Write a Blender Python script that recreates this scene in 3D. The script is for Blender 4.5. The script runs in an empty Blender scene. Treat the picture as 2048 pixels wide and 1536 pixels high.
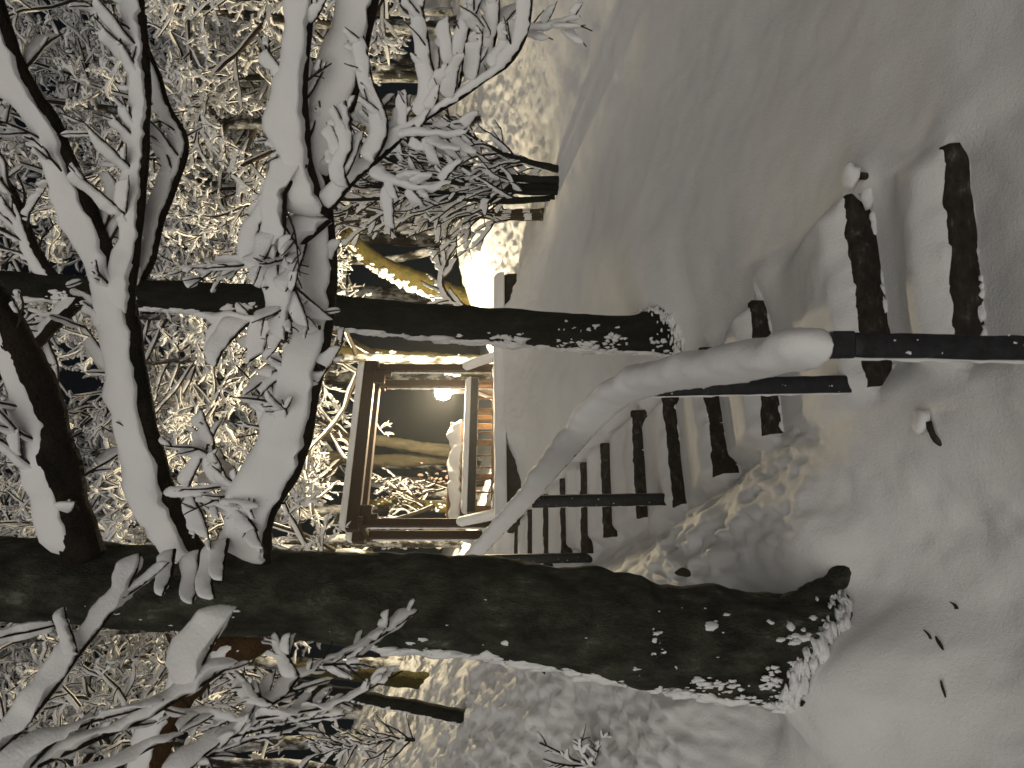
import bpy, math, random
import numpy as np
from mathutils import Vector

R = random.Random(7)
NP = np.random.RandomState(11)
F = 1540.0                      # focal length in photo pixels (2048 x 1536)
scene = bpy.context.scene
col = scene.collection

def P(x, y, d):
    """photo pixel (lying picture) at distance d -> point in the upright world, eye at the origin, looking along +Y"""
    return np.array([(768.0 - y) * d / F, d, (1024.0 - x) * d / F])

# ------------------------------------------------------------------ noise
def _hash(ix, iy, iz):
    n = (ix * 374761393 + iy * 668265263 + iz * 2147483647 + 1013904223) & 0x7fffffff
    n = ((n ^ (n >> 13)) * 1274126177) & 0x7fffffff
    return ((n ^ (n >> 16)) & 0xffff) / 65535.0

def noise(p):
    """value noise in -1..1, p is (...,3)"""
    p = np.asarray(p, float)
    i = np.floor(p).astype(np.int64); f = p - i
    f = f * f * f * (f * (f * 6 - 15) + 10)
    x, y, z = i[..., 0], i[..., 1], i[..., 2]
    def L(a, b, t): return a + (b - a) * t
    c = [[[_hash(x + a, y + b, z + c_) for c_ in (0, 1)] for b in (0, 1)] for a in (0, 1)]
    fx, fy, fz = f[..., 0], f[..., 1], f[..., 2]
    v = L(L(L(c[0][0][0], c[1][0][0], fx), L(c[0][1][0], c[1][1][0], fx), fy),
          L(L(c[0][0][1], c[1][0][1], fx), L(c[0][1][1], c[1][1][1], fx), fy), fz)
    return v * 2 - 1

def fbm(p, octv=3):
    p = np.asarray(p, float); a, s = 1.0, 0.0
    for k in range(octv):
        s = s + a * noise(p * (2.03 ** k) + 17.3 * k); a *= 0.5
    return s

def sstep(a, b, x):
    t = np.clip((x - a) / (b - a), 0, 1); return t * t * (3 - 2 * t)

# ------------------------------------------------------------------ mesh builder
class MB:
    def __init__(s): s.v = []; s.f = []; s.m = []; s.n = 0
    def add(s, verts, faces, mat=0):
        verts = np.asarray(verts, float); o = s.n
        s.v.append(verts); s.n += len(verts)
        s.f.extend([tuple(i + o for i in f) for f in faces])
        s.m.extend([mat] * len(faces))
    def build(s, name, mats, parent=None, smooth=True, loc=None):
        me = bpy.data.meshes.new(name)
        V = np.concatenate(s.v) if s.v else np.zeros((0, 3))
        if loc is not None: V = V - np.asarray(loc)
        me.from_pydata(V.tolist(), [], s.f)
        for m in (mats if isinstance(mats, (list, tuple)) else [mats]): me.materials.append(m)
        me.polygons.foreach_set('material_index', s.m)
        me.polygons.foreach_set('use_smooth', [smooth] * len(s.f))
        me.update()
        o = bpy.data.objects.new(name, me); col.objects.link(o)
        if parent is not None: o.parent = parent
        elif loc is not None: o.location = loc
        return o

def tag(o, label=None, cat=None, group=None, kind=None):
    if label: o['label'] = label
    if cat: o['category'] = cat
    if group: o['group'] = group
    if kind: o['kind'] = kind
    return o

def thing(name, loc, label, cat, group=None):
    o = bpy.data.objects.new(name, None); col.objects.link(o)
    o.location = Vector(loc); o.empty_display_size = 0.1
    return tag(o, label, cat, group)

_qcache = {}
def quads(n, k, closed=True):
    key = (n, k, closed)
    if key not in _qcache:
        r = []
        for i in range(n - 1):
            for j in range(k if closed else k - 1):
                j2 = (j + 1) % k
                r.append((i * k + j, i * k + j2, (i + 1) * k + j2, (i + 1) * k + j))
        _qcache[key] = r
    return _qcache[key]

def frames(p):
    t = np.gradient(p, axis=0); t /= np.linalg.norm(t, axis=1)[:, None] + 1e-9
    a = np.array([0, 0, 1.0]) if abs(t[0][2]) < 0.9 else np.array([1.0, 0, 0])
    n = np.cross(t[0], a); n /= np.linalg.norm(n)
    N = [n]
    for i in range(1, len(p)):
        n = N[-1] - t[i] * np.dot(N[-1], t[i]); n /= np.linalg.norm(n) + 1e-9; N.append(n)
    N = np.array(N); return t, N, np.cross(t, N)

def tube(mb, p, r, k=8, mat=0, rough=0.0, nscale=3.0, cap=True):
    p = np.asarray(p, float); r = np.broadcast_to(np.asarray(r, float), (len(p),))
    t, N, B = frames(p)
    a = np.linspace(0, 2 * math.pi, k, endpoint=False)
    ring = N[:, None, :] * np.cos(a)[None, :, None] + B[:, None, :] * np.sin(a)[None, :, None]
    rr = np.repeat(r[:, None], k, 1)
    if rough:
        q = p[:, None, :] + ring * r[:, None, None]
        rr = rr * (1 + rough * fbm(q * nscale, 3))
    V = (p[:, None, :] + ring * rr[..., None]).reshape(-1, 3)
    f = list(quads(len(p), k))
    if cap:
        f = f + [tuple(range(k))[::-1], tuple(range((len(p) - 1) * k, len(p) * k))]
    mb.add(V, f, mat)

def snow_strip(mb, p, w, h, r=0.0, k=8, mat=0, lump=0.25, ls=6.0, seed=0.0, gaps=0.0, rag=0.0, lift=0.25, fine=True):
    """snow lying along the upper side of a branch: a lumpy dome of half width w and height h above radius r"""
    p = np.asarray(p, float); n = len(p)
    w = np.broadcast_to(np.asarray(w, float), (n,)).copy(); h = np.broadcast_to(np.asarray(h, float), (n,)).copy()
    r = np.broadcast_to(np.asarray(r, float), (n,))
    arc = np.concatenate([[0], np.cumsum(np.linalg.norm(np.diff(p, axis=0), axis=1))]); hm = float(h.max())
    if fine and n > 1 and arc[-1] > 1e-4:           # rows close enough for rounded ends
        m_ = int(min(400, max(9, arc[-1] / max(.22 * hm, .004))))
        x_ = np.linspace(0, arc[-1], m_); x_ = np.unique(np.concatenate([x_, np.array([.04, .15, .32, .55]) * hm, arc[-1] - np.array([.04, .15, .32, .55]) * hm]))
        x_ = x_[(x_ >= 0) & (x_ <= arc[-1])]
        p = np.stack([np.interp(x_, arc, p[:, c_]) for c_ in range(3)], -1); w = np.interp(x_, arc, w); h = np.interp(x_, arc, h); r = np.interp(x_, arc, r)
        arc = x_; n = len(p)
    t = np.gradient(p, axis=0); t /= np.linalg.norm(t, axis=1)[:, None] + 1e-9
    Z = np.array([0, 0, 1.0])
    s = np.cross(t, Z); ln = np.linalg.norm(s, axis=1)
    bad = ln < 0.15
    s[bad] = np.array([1.0, 0, 0]); s /= np.linalg.norm(s, axis=1)[:, None]
    u = np.cross(s, t); u[u[:, 2] < 0] *= -1
    u = u * 0.6 + Z * 0.4; u /= np.linalg.norm(u, axis=1)[:, None]
    if n > 8:                                   # heavy snow bridges the small bends of the twig under it
        kw = int(min(n // 3, 9)) | 1; kern = np.hanning(kw + 2)[1:-1]; kern /= kern.sum(); pad = kw // 2
        for arr in (s, u):
            for c_ in range(3): arr[:, c_] = np.convolve(np.pad(arr[:, c_], pad, mode='edge'), kern, mode='valid')
            arr /= np.linalg.norm(arr, axis=1)[:, None] + 1e-9
    steep = 1 - 0.8 * sstep(0.65, 1.0, np.abs(t[:, 2]))
    nz = fbm(p * ls + seed, 2); nz2 = fbm(p * ls * 1.7 + seed + 40, 2)
    if fine:
        e = np.clip(np.minimum(arc, arc[-1] - arc) / max(min(.75 * hm, .45 * arc[-1]), 1e-4), 0, 1); e = np.sqrt(np.clip(1 - (1 - e) ** 2, .0004, 1))
    else:
        e = np.minimum(np.arange(n), n - 1 - np.arange(n)) / max(1.0, min(3.0, n / 3.0)); e = np.sqrt(np.clip(e + 0.02, 0, 1))
    h = h * (1 + lump * nz) * steep * e
    if gaps: h = h * (1 - sstep(1 - gaps, 1 - gaps + 0.15, nz2 * 0.5 + 0.5))
    w = w * (1 + lump * 0.6 * nz2) * (e if fine else 0.35 + 0.65 * e)
    w = np.minimum(w, 0.15 * w + h * 1.6)
    off = nz2 * 0.25 * w
    a = np.linspace(math.radians(-28), math.radians(208), k)
    ca = np.sign(np.cos(a)) * np.abs(np.cos(a)) ** 0.8; sa = np.sin(a)
    hh = np.where(sa > 0, sa, 0.0)
    V = p[:, None, :] + s[:, None, :] * (w[:, None] * ca[None, :] + off[:, None] * hh[None, :])[..., None] \
        + u[:, None, :] * (r[:, None] * lift + h[:, None] * hh[None, :] + np.minimum(sa, 0)[None, :] * (0.5 * r[:, None] + 0.02 * h[:, None]))[..., None]
    if rag > .007:
        V = V + u[:, None, :] * (h[:, None] * hh[None, :] * .24 * fbm(V * min(14.0, .9 / max(h.max(), .02)) + seed * 3, 3))[..., None]
    if rag:
        V = V + u[:, None, :] * (rag * fbm(V * (0.35 / rag) + seed, 2) * (1.15 - hh[None, :]))[..., None] + s[:, None, :] * (0.5 * rag * fbm(V * (0.25 / rag) + seed + 9, 2))[..., None]
    f = list(quads(n, k)) + [tuple(range(k))[::-1], tuple(range((n - 1) * k, n * k))]
    mb.add(V.reshape(-1, 3), f, mat)

def smooth_path(pts, step):
    """Catmull-Rom through rows (any number of columns, first three are the position), resampled at about step metres"""
    p = np.asarray(pts, float)
    q = np.vstack([2 * p[0] - p[1], p, 2 * p[-1] - p[-2]]); out = []
    for i in range(1, len(q) - 2):
        a, b, c, d = q[i - 1], q[i], q[i + 1], q[i + 2]
        m = max(1, int(np.linalg.norm(c[:3] - b[:3]) / step))
        for j in range(m):
            t = j / m
            out.append(0.5 * (2 * b + (c - a) * t + (2 * a - 5 * b + 4 * c - d) * t * t + (3 * b - a - 3 * c + d) * t ** 3))
    out.append(p[-1]); return np.array(out)

# icosphere for lumps
def _ico():
    import bmesh
    bm = bmesh.new(); bmesh.ops.create_icosphere(bm, subdivisions=2, radius=1.0)
    bm.verts.ensure_lookup_table()
    v = np.array([list(x.co) for x in bm.verts]); f = [tuple(q.index for q in g.verts) for g in bm.faces]
    bm.free(); return v, f
ICO_V, ICO_F = _ico()
def lump(mb, c, r, sc=(1, 1, 1), mat=0, rough=0.3, rot=0.0):
    q = ICO_V * (1 + rough * fbm(ICO_V * 1.6 + np.asarray(c) * 31.0, 2))[:, None] * np.asarray(sc) * r
    if rot:
        cz, sz = math.cos(rot), math.sin(rot)
        q = q @ np.array([[cz, sz, 0], [-sz, cz, 0], [0, 0, 1.0]])
    mb.add(q + np.asarray(c), ICO_F, mat)

def obox(mb, c, ax, ay, az, hx, hy, hz, mat=0, bev=0.008):
    """box with chamfered edges along the axes ax, ay, az"""
    ax, ay, az = (np.asarray(a, float) / np.linalg.norm(a) for a in (ax, ay, az)); c = np.asarray(c, float)
    bev = min(bev, hx * .4, hy * .4, hz * .4)
    vs = []; idx = {}
    for sx in (-1, 1):
        for sy in (-1, 1):
            for sz in (-1, 1):
                for w in range(3):
                    e = [hx - bev, hy - bev, hz - bev]; e[w] += bev
                    idx[(sx, sy, sz, w)] = len(vs)
                    vs.append(c + ax * sx * e[0] + ay * sy * e[1] + az * sz * e[2])
    fs = []
    def face(w, sgn):
        a, b = [q for q in range(3) if q != w]; r = []
        for (p_, q_) in ((-1, -1), (1, -1), (1, 1), (-1, 1)):
            s = [0, 0, 0]; s[w] = sgn; s[a] = p_; s[b] = q_
            r.append(idx[(s[0], s[1], s[2], w)])
        return r
    for w in range(3):
        for sgn in (-1, 1): fs.append(face(w, sgn))
    for w1, w2 in ((0, 1), (0, 2), (1, 2)):
        w3 = 3 - w1 - w2
        for s1 in (-1, 1):
            for s2 in (-1, 1):
                r = []
                for (w, s3) in ((w1, -1), (w1, 1), (w2, 1), (w2, -1)):
                    s = [0, 0, 0]; s[w1] = s1; s[w2] = s2; s[w3] = s3
                    r.append(idx[(s[0], s[1], s[2], w)])
                fs.append(r)
    for sx in (-1, 1):
        for sy in (-1, 1):
            for sz in (-1, 1): fs.append([idx[(sx, sy, sz, w)] for w in range(3)])
    out = []; V = np.array(vs)
    for f in fs:
        q = V[f]; nrm = np.cross(q[1] - q[0], q[2] - q[0])
        out.append(f[::-1] if np.dot(nrm, q.mean(0) - c) < 0 else f)
    mb.add(V, out, mat)

# ------------------------------------------------------------------ materials
def mat(name):
    m = bpy.data.materials.new(name); m.use_nodes = True
    nt = m.node_tree; b = nt.nodes['Principled BSDF']
    return m, nt, b
def nd(nt, t, **kw):
    n = nt.nodes.new(t)
    for k, v in kw.items():
        if k in n.inputs: n.inputs[k].default_value = v
        else: setattr(n, k, v)
    return n
def noise_col(nt, b, scale, stops, detail=6, rough=0.6, vec_scale=None, coord='Object'):
    tc = nd(nt, 'ShaderNodeTexCoord'); out = tc.outputs[coord]
    if vec_scale:
        mp = nd(nt, 'ShaderNodeMapping'); mp.inputs['Scale'].default_value = vec_scale
        nt.links.new(out, mp.inputs['Vector']); out = mp.outputs['Vector']
    n = nd(nt, 'ShaderNodeTexNoise', Scale=scale, Detail=detail, Roughness=rough)
    nt.links.new(out, n.inputs['Vector'])
    cr = nd(nt, 'ShaderNodeValToRGB'); e = cr.color_ramp.elements
    while len(e) < len(stops): e.new(0.5)
    for k, (p, c) in enumerate(stops): e[k].position = p; e[k].color = (*c, 1)
    nt.links.new(n.outputs['Fac'], cr.inputs['Fac'])
    nt.links.new(cr.outputs['Color'], b.inputs['Base Color'])
    return out, n, cr
def add_bump(nt, b, vec, layers, dist=0.02, strength=0.6):
    prev = None
    for scale, stren, detail in layers:
        n = nd(nt, 'ShaderNodeTexNoise', Scale=scale, Detail=detail, Roughness=0.6)
        nt.links.new(vec, n.inputs['Vector'])
        bp = nd(nt, 'ShaderNodeBump', Strength=stren, Distance=dist)
        nt.links.new(n.outputs['Fac'], bp.inputs['Height'])
        if prev: nt.links.new(prev, bp.inputs['Normal'])
        prev = bp.outputs['Normal']
    nt.links.new(prev, b.inputs['Normal'])

def snow_mat(name, c0, c1, bump):
    m, nt, b = mat(name)
    v, n, cr = noise_col(nt, b, 2.5, [(0.3, c0), (0.7, c1)], 4)
    b.inputs['Roughness'].default_value = 0.75
    b.inputs['Specular IOR Level'].default_value = 0.2
    add_bump(nt, b, v, bump, 0.012)
    return m
M_SNOW = snow_mat('fresh_snow', (0.80, 0.80, 0.82), (0.87, 0.87, 0.87), [(14, 0.25, 3), (120, 0.25, 2)])
M_GROUND = snow_mat('ground_snow', (0.79, 0.79, 0.80), (0.86, 0.86, 0.86), [(9, 0.3, 4), (60, 0.35, 3), (240, 0.35, 2)])

def bark_mat(name, stops, scale, vs, bump=0.9, dist=0.03):
    m, nt, b = mat(name)
    v, n, cr = noise_col(nt, b, scale, stops, 8, 0.65, vs)
    b.inputs['Roughness'].default_value = 0.9
    b.inputs['Specular IOR Level'].default_value = 0.15
    add_bump(nt, b, v, [(scale * 3, bump, 6), (scale * 12, bump * 0.6, 4)], dist)
    return m
M_BARK = bark_mat('mossy_bark', [(0.30, (0.016, 0.015, 0.012)), (0.47, (0.046, 0.047, 0.036)), (0.60, (0.082, 0.086, 0.064)), (0.70, (0.20, 0.20, 0.16))], 9.0, (1, 1, 0.5))
M_BARK2 = bark_mat('dark_bark', [(0.35, (0.010, 0.011, 0.009)), (0.6, (0.026, 0.026, 0.020)), (0.8, (0.055, 0.055, 0.045))], 7.0, (1, 1, 0.4))
M_LIMB = bark_mat('limb_bark', [(0.35, (0.012, 0.010, 0.008)), (0.6, (0.032, 0.024, 0.017)), (0.85, (0.060, 0.042, 0.028))], 6.0, (1, 1, 1))
M_TWIG = bark_mat('twig_bark', [(0.3, (0.022, 0.017, 0.014)), (0.7, (0.045, 0.036, 0.030))], 20.0, (1, 1, 1), 0.3, 0.004)
M_RIMED = bark_mat('rimed_bark', [(0.30, (0.016, 0.015, 0.012)), (0.46, (0.045, 0.042, 0.034)), (0.52, (0.30, 0.30, 0.30)), (0.62, (0.72, 0.72, 0.73))], 5.0, (1, 1, 0.5))
M_MOSS = bark_mat('moss_bark', [(0.28, (0.045, 0.036, 0.014)), (0.45, (0.11, 0.10, 0.028)), (0.6, (0.14, 0.095, 0.034)), (0.75, (0.20, 0.22, 0.07))], 9.0, (1, 1, 0.6), 1.0, 0.05)
M_PALE = bark_mat('pale_bark', [(0.3, (0.05, 0.043, 0.028)), (0.6, (0.10, 0.086, 0.056)), (0.8, (0.18, 0.165, 0.12))], 8.0, (1, 1, 0.3), 0.7)

def wood_mat(name, stops, vs, rough=0.6):
    m, nt, b = mat(name)
    v, n, cr = noise_col(nt, b, 6.0, stops, 8, 0.65, vs)
    b.inputs['Roughness'].default_value = rough
    b.inputs['Specular IOR Level'].default_value = 0.25
    add_bump(nt, b, v, [(14, 0.5, 6)], 0.006)
    return m
M_WOOD = wood_mat('stained_timber', [(0.3, (0.012, 0.0055, 0.003)), (0.55, (0.026, 0.011, 0.005)), (0.8, (0.055, 0.024, 0.011))], (2, 2, 12))
M_BALU = wood_mat('larch_timber', [(0.3, (0.16, 0.085, 0.040)), (0.7, (0.27, 0.16, 0.085))], (3, 3, 3))
M_STEP = wood_mat('wet_log', [(0.32, (0.012, 0.010, 0.008)), (0.55, (0.034, 0.027, 0.021)), (0.62, (0.055, 0.048, 0.042)), (0.74, (0.17, 0.165, 0.16))], (2.2, 4, 4), 0.8)
M_RAIL = wood_mat('dark_metal', [(0.35, (0.012, 0.012, 0.014)), (0.6, (0.022, 0.022, 0.026)), (0.8, (0.05, 0.05, 0.055))], (4, 4, 4), 0.45)
M_WALL = wood_mat('wet_stone', [(0.3, (0.016, 0.015, 0.013)), (0.6, (0.04, 0.037, 0.032)), (0.85, (0.09, 0.085, 0.075))], (2, 2, 2), 0.85)
M_LEAF = wood_mat('dead_leaf', [(0.3, (0.018, 0.014, 0.010)), (0.7, (0.045, 0.032, 0.020))], (8, 8, 8), 0.7)
M_ROSE = wood_mat('rusty_leaf', [(0.3, (0.30, 0.17, 0.12)), (0.7, (0.55, 0.42, 0.36))], (8, 8, 8), 0.8)

LAMP_W = 2000.0
LAMP_R = 0.15
HAZE = 0.0013
m, nt, b = mat('lit_globe')
em = nd(nt, 'ShaderNodeEmission'); em.inputs['Color'].default_value = (1.0, 0.83, 0.52, 1)
em.inputs['Strength'].default_value = LAMP_W / (math.pi * 4 * math.pi * LAMP_R ** 2)
nt.links.new(em.outputs[0], nt.nodes['Material Output'].inputs['Surface'])
M_LAMP = m

# ------------------------------------------------------------------ stairs and ground
# (timber top height, right end pixel, left end pixel, timber height, snow crest)
STEPS = [
    (-1.80, (1890, 298), (1912, 712), 0.110, 0.075),
    (-1.68, (1688, 398), (1735, 765), 0.135, 0.080),
    (-1.55, (1501, 607), (1529, 862), 0.115, 0.075),
    (-1.42, (1398, 702), (1430, 941), 0.115, 0.065),
    (-1.29, (1324, 790), (1347, 1003), 0.115, 0.060),
    (-1.10, (1263, 825), (1274, 1030), 0.100, 0.050),
    (-0.90, (1202, 890), (1208, 1070), 0.085, 0.045),
    (-0.72, (1161, 928), (1163, 1103), 0.070, 0.040),
    (-0.54, (1120, 960), (1123, 1118), 0.065, 0.035),
    (-0.37, (1087, 991), (1088, 1130), 0.060, 0.035),
    (-0.19, (1055, 1022), (1056, 1150), 0.060, 0.030),
    (-0.03, (1029, 1044), (1029, 1165), 0.060, 0.030),
]
ST = []
for z, (xr, yr), (xl, yl), th, cr in STEPS:
    r_ = P(xr, yr, -z * F / (xr - 1024)) if z < -0.1 else P(xr, yr, 9.95)
    l_ = P(xl, yl, -z * F / (xl - 1024)) if z < -0.1 else P(xl, yl, 9.75)
    r_[2] = l_[2] = z
    e = (r_ - l_)[:2]; w = np.linalg.norm(e); e = e / w
    n = np.array([-e[1], e[0]])
    ST.append(dict(L=l_, R=r_, e=e, n=n, w=w, z=z, th=th, cr=cr))
TOPZ = 0.16
for i, s in enumerate(ST):
    nx = ST[i + 1] if i + 1 < len(ST) else None
    s['cr'] *= 1.25
    s['back'] = (nx['z'] - nx['th'] + 0.01) if nx else TOPZ
    mid = (s['L'] + s['R']) / 2
    s['run'] = abs(np.dot((( nx['L'] + nx['R']) / 2 - mid)[:2], s['n'])) if nx else 0.6

CP = []       # control points of the snow surface
def cp(x, y, d): CP.append(P(x, y, d))
for s in ST:
    for end, sg in (('R', 1), ('L', -1)):
        q = s[end].copy(); q[:2] += s['e'] * sg * 0.22; q[2] = s['z'] - 0.03; CP.append(q)
        q = s[end].copy(); q[:2] += s['e'] * sg * 0.22 + s['n'] * s['run'] * 0.5; q[2] = s['z'] + 0.02; CP.append(q)
cp(1735, 1290, 3.85); cp(1790, 1200, 3.7); cp(1700, 1400, 3.75)
for y, d in ((-40, 2.95), (200, 2.92), (450, 2.9), (768, 2.85), (1000, 3.02), (1200, 3.08), (1400, 3.05), (1600, 3.0)): cp(2048, y, d)
for X, Y, Z in ((-2, 0, -2.1), (0, 0, -2.02), (2, 0, -2.02), (-.6, 2.2, -2.07), (0, 1.5, -2.04), (-2, 1.5, -2.08), (2, 1.5, -1.97), (5, 2, -2.0), (-5, 2, -1.5), (5, -3, -2.1), (-5, -3, -2.0), (0, -3, -2.1)):
    CP.append(np.array([X, Y, Z]))
cp(1310, 660, 6.45); cp(1345, 560, 6.1); cp(1110, 372, 9.6); cp(1300, 30, 7.0); cp(1500, 200, 5.2); cp(1600, 50, 4.6); cp(1220, 350, 7.7); cp(1130, 560, 9.0)
cp(1150, 780, 8.3)
for x, y, d in ((1034, 562, 11.85), (1008, 620, 11.5), (1003, 680, 11.2), (1003, 740, 10.95), (1003, 800, 10.7), (1007, 850, 10.4), (1028, 900, 10.2), (1046, 950, 9.95), (1060, 985, 9.75), (1050, 720, 10.2), (1080, 850, 9.3), (1080, 640, 9.8)): cp(x, y, d)
cp(1010, 530, 12.4); cp(985, 430, 13.0); cp(1010, 220, 12.3); cp(940, 560, 15.0); cp(905, 420, 16.5); cp(890, 200, 16.5); cp(900, 20, 15.5); cp(1070, 120, 10.5); cp(960, -100, 13)
for d in (8.0, 9.0, 10.0, 12.0, 15.0):
    for y, sl in ((1300, .3455), (1420, .42), (1540, .50)):
        CP.append(np.array([-sl * d, d, -2.24 + .12 * d + .5 * sl * d]))
cp(1150, 1500, 6.0); cp(1400, 1480, 4.4); cp(1200, 1400, 5.7); cp(1540, 1440, 4.15)
cp(1010, 1200, 8.4); cp(1330, 1130, 5.25); cp(1220, 1160, 6.2); cp(1110, 1190, 7.3); cp(1600, 1050, 4.0); cp(1450, 1090, 4.6); cp(890, 1200, 12.5); cp(1330, 1060, 5.5); cp(1430, 1010, 4.95)
for X, Y, Z in ((-1.2, 12.0, .22), (0.8, 12.8, .24), (-0.2, 14, .22), (-1.9, 11.4, .25), (0, 16, .25), (-1.5, 14.5, .3), (-2.5, 10.4, .2), (-2.1, 10.3, .17), (1.5, 13.5, .35), (1.6, 16, .85), (0, 22, .3), (-2, 20, .5),
                (0, 40, 1.0), (20, 40, 3), (-20, 40, 4), (9, 25, 2.6), (-9, 22, 4.2), (14, 12, .6), (-12, 9, 3.0), (12, 3, -1.8), (-11, 2, .2), (60, 90, 4), (-60, 90, 5), (0, 90, 3)):
    CP.append(np.array([X, Y, Z]))
CP = np.array(CP)
def _tps_fit(cp_, lam=0.02):
    xy = cp_[:, :2]; n = len(xy)
    d2 = ((xy[:, None] - xy[None]) ** 2).sum(-1)
    K = np.where(d2 > 1e-9, 0.5 * d2 * np.log(d2 + 1e-12), 0.0) + lam * np.eye(n)
    Pm = np.hstack([np.ones((n, 1)), xy])
    A = np.block([[K, Pm], [Pm.T, np.zeros((3, 3))]])
    return np.linalg.solve(A, np.concatenate([cp_[:, 2], np.zeros(3)]))
TPS = _tps_fit(CP)
def base_h(X, Y):
    X = np.asarray(X, float); Y = np.asarray(Y, float); sh = X.shape; x = X.ravel(); y = Y.ravel()
    out = TPS[-3] + TPS[-2] * x + TPS[-1] * y
    for i in range(len(CP)):
        d2 = (x - CP[i, 0]) ** 2 + (y - CP[i, 1]) ** 2
        out = out + TPS[i] * 0.5 * d2 * np.log(d2 + 1e-12)
    return out.reshape(sh)

# places where the snow is heaped (x, y, radius, height)
HEAPS = []
def heap(x, y, d, r, h):
    q = P(x, y, d); HEAPS.append((q[0], q[1], r, h))

def ground_h(X, Y, detail=True):
    X = np.asarray(X, float); Y = np.asarray(Y, float)
    b = base_h(X, Y)
    idx = np.full(X.shape, -1)
    c = np.zeros(X.shape); sd = np.zeros(X.shape); lat = np.full(X.shape, -9.0)
    S0 = ST[0]
    s0 = (X - S0['L'][0]) * S0['n'][0] + (Y - S0['L'][1]) * S0['n'][1]
    for i, s in enumerate(ST):
        si = (X - s['L'][0]) * s['n'][0] + (Y - s['L'][1]) * s['n'][1]
        ci = ((X - s['L'][0]) * s['e'][0] + (Y - s['L'][1]) * s['e'][1]) / s['w']
        ok = (si >= 0) & (ci > -0.6) & (ci < 1.6) & (si < 1.7 * s['run'] + .15)
        idx = np.where(ok, i, idx); sd = np.where(ok, si, sd); lat = np.where(ok, ci, lat)
    pre = (idx < 0) & (s0 > -0.7) & (s0 < 0)
    c0 = ((X - S0['L'][0]) * S0['e'][0] + (Y - S0['L'][1]) * S0['e'][1]) / S0['w']
    lat = np.where(pre, c0, lat)
    z = b.copy()
    for i, s in enumerate(ST):
        m_ = idx == i
        if not m_.any(): continue
        t = sd[m_]; run = s['run']
        nxt = ST[i + 1] if i + 1 < len(ST) else None
        # the distance to the next timber differs along the step: measure it there
        if nxt:
            sn = -((X[m_] - nxt['L'][0]) * nxt['n'][0] + (Y[m_] - nxt['L'][1]) * nxt['n'][1])
            u = t / np.maximum(t + np.maximum(sn, 0), 1e-3)
        else: u = np.clip(t / run, 0, 1)
        tj = t + .018 * fbm(np.stack([X[m_] * 9, Y[m_] * 9, 0 * t + i], -1), 2)
        front = s['z'] - 0.012 + .012 * fbm(np.stack([X[m_] * 6, Y[m_] * 6, 0 * t + i + 5], -1), 2) + s['cr'] * (1 - np.exp(-np.maximum(tj, 0) / 0.035)) * (0.6 + 0.4 * sstep(0, 0.14, t))
        bk = s['back']
        zz = front + (bk - front) * sstep(0.22, 0.8, u)
        li = lat[m_]
        wgt = sstep(-0.14, 0.05, li) * (1 - sstep(0.92, 1.09, li))
        if not nxt: wgt = wgt * (1 - sstep(0.3, 0.6, t))
        z[m_] = b[m_] + (zz - b[m_]) * wgt
    if pre.any():
        w_ = sstep(-0.14, 0.05, lat[pre]) * (1 - sstep(0.92, 1.09, lat[pre])) * sstep(-0.65, -0.1, s0[pre])
        z[pre] = b[pre] + (S0['z'] - S0['th'] + 0.01 - b[pre]) * w_
    for hx, hy, hr, hh in HEAPS:
        z = z + hh * np.exp(-((X - hx) ** 2 + (Y - hy) ** 2) / (hr * hr))
    if detail:
        on = (idx >= 0) & (lat > -0.02) & (lat < 1.02)
        q = np.stack([X, Y, np.zeros_like(X)], -1)
        amp = np.where(on, 0.35, 1.0)
        left = sstep(-0.15, 0.3, -(X + 0.42 * (Y - 3.9)) / 1.1)       # the trampled, lumpy bank left of the steps
        far = sstep(9, 12, Y)
        rough = np.clip(left * sstep(3.9, 4.6, Y) + 0.5 * far, 0, 1)
        near = 1 - sstep(3.2, 6.5, Y); nl = sstep(0.1, 0.7, -X)
        z = z + amp * (0.022 * fbm(q * 1.3, 2) + 0.006 * fbm(q * 5.0 + 9, 2)) + amp * near * (0.010 + 0.022 * nl) * fbm(q * 3.6 + 31, 3)
        lum = np.maximum(fbm(q * np.array([7.0, 3.2, 1]) + 3, 3), -0.2)
        z = z + rough * amp * 0.050 * lum + rough * amp * 0.034 * fbm(q * np.array([22.0, 9.0, 1]) + 5, 2)
    return z
def gz(X, Y, detail=False): return float(ground_h(np.array([X]), np.array([Y]), detail)[0])

# heaps of snow: trunk foot, left foreground mound, post feet
heap(1800, 1330, 3.6, 0.30, 0.10); heap(1700, 1420, 3.75, 0.28, 0.12); heap(1900, 1420, 3.3, 0.35, 0.08)
heap(1750, 1290, 3.85, 0.45, 0.09); heap(1700, 1340, 3.50, 0.28, 0.24); heap(1560, 1160, 4.6, 0.15, 0.05); heap(1690, 1300, 3.95, 0.35, 0.10)

for i, s in enumerate(ST[:6]):
    q = s['R'][:2] + s['e'] * .09 - s['n'] * .07; HEAPS.append((q[0], q[1], .15, .035))

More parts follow.
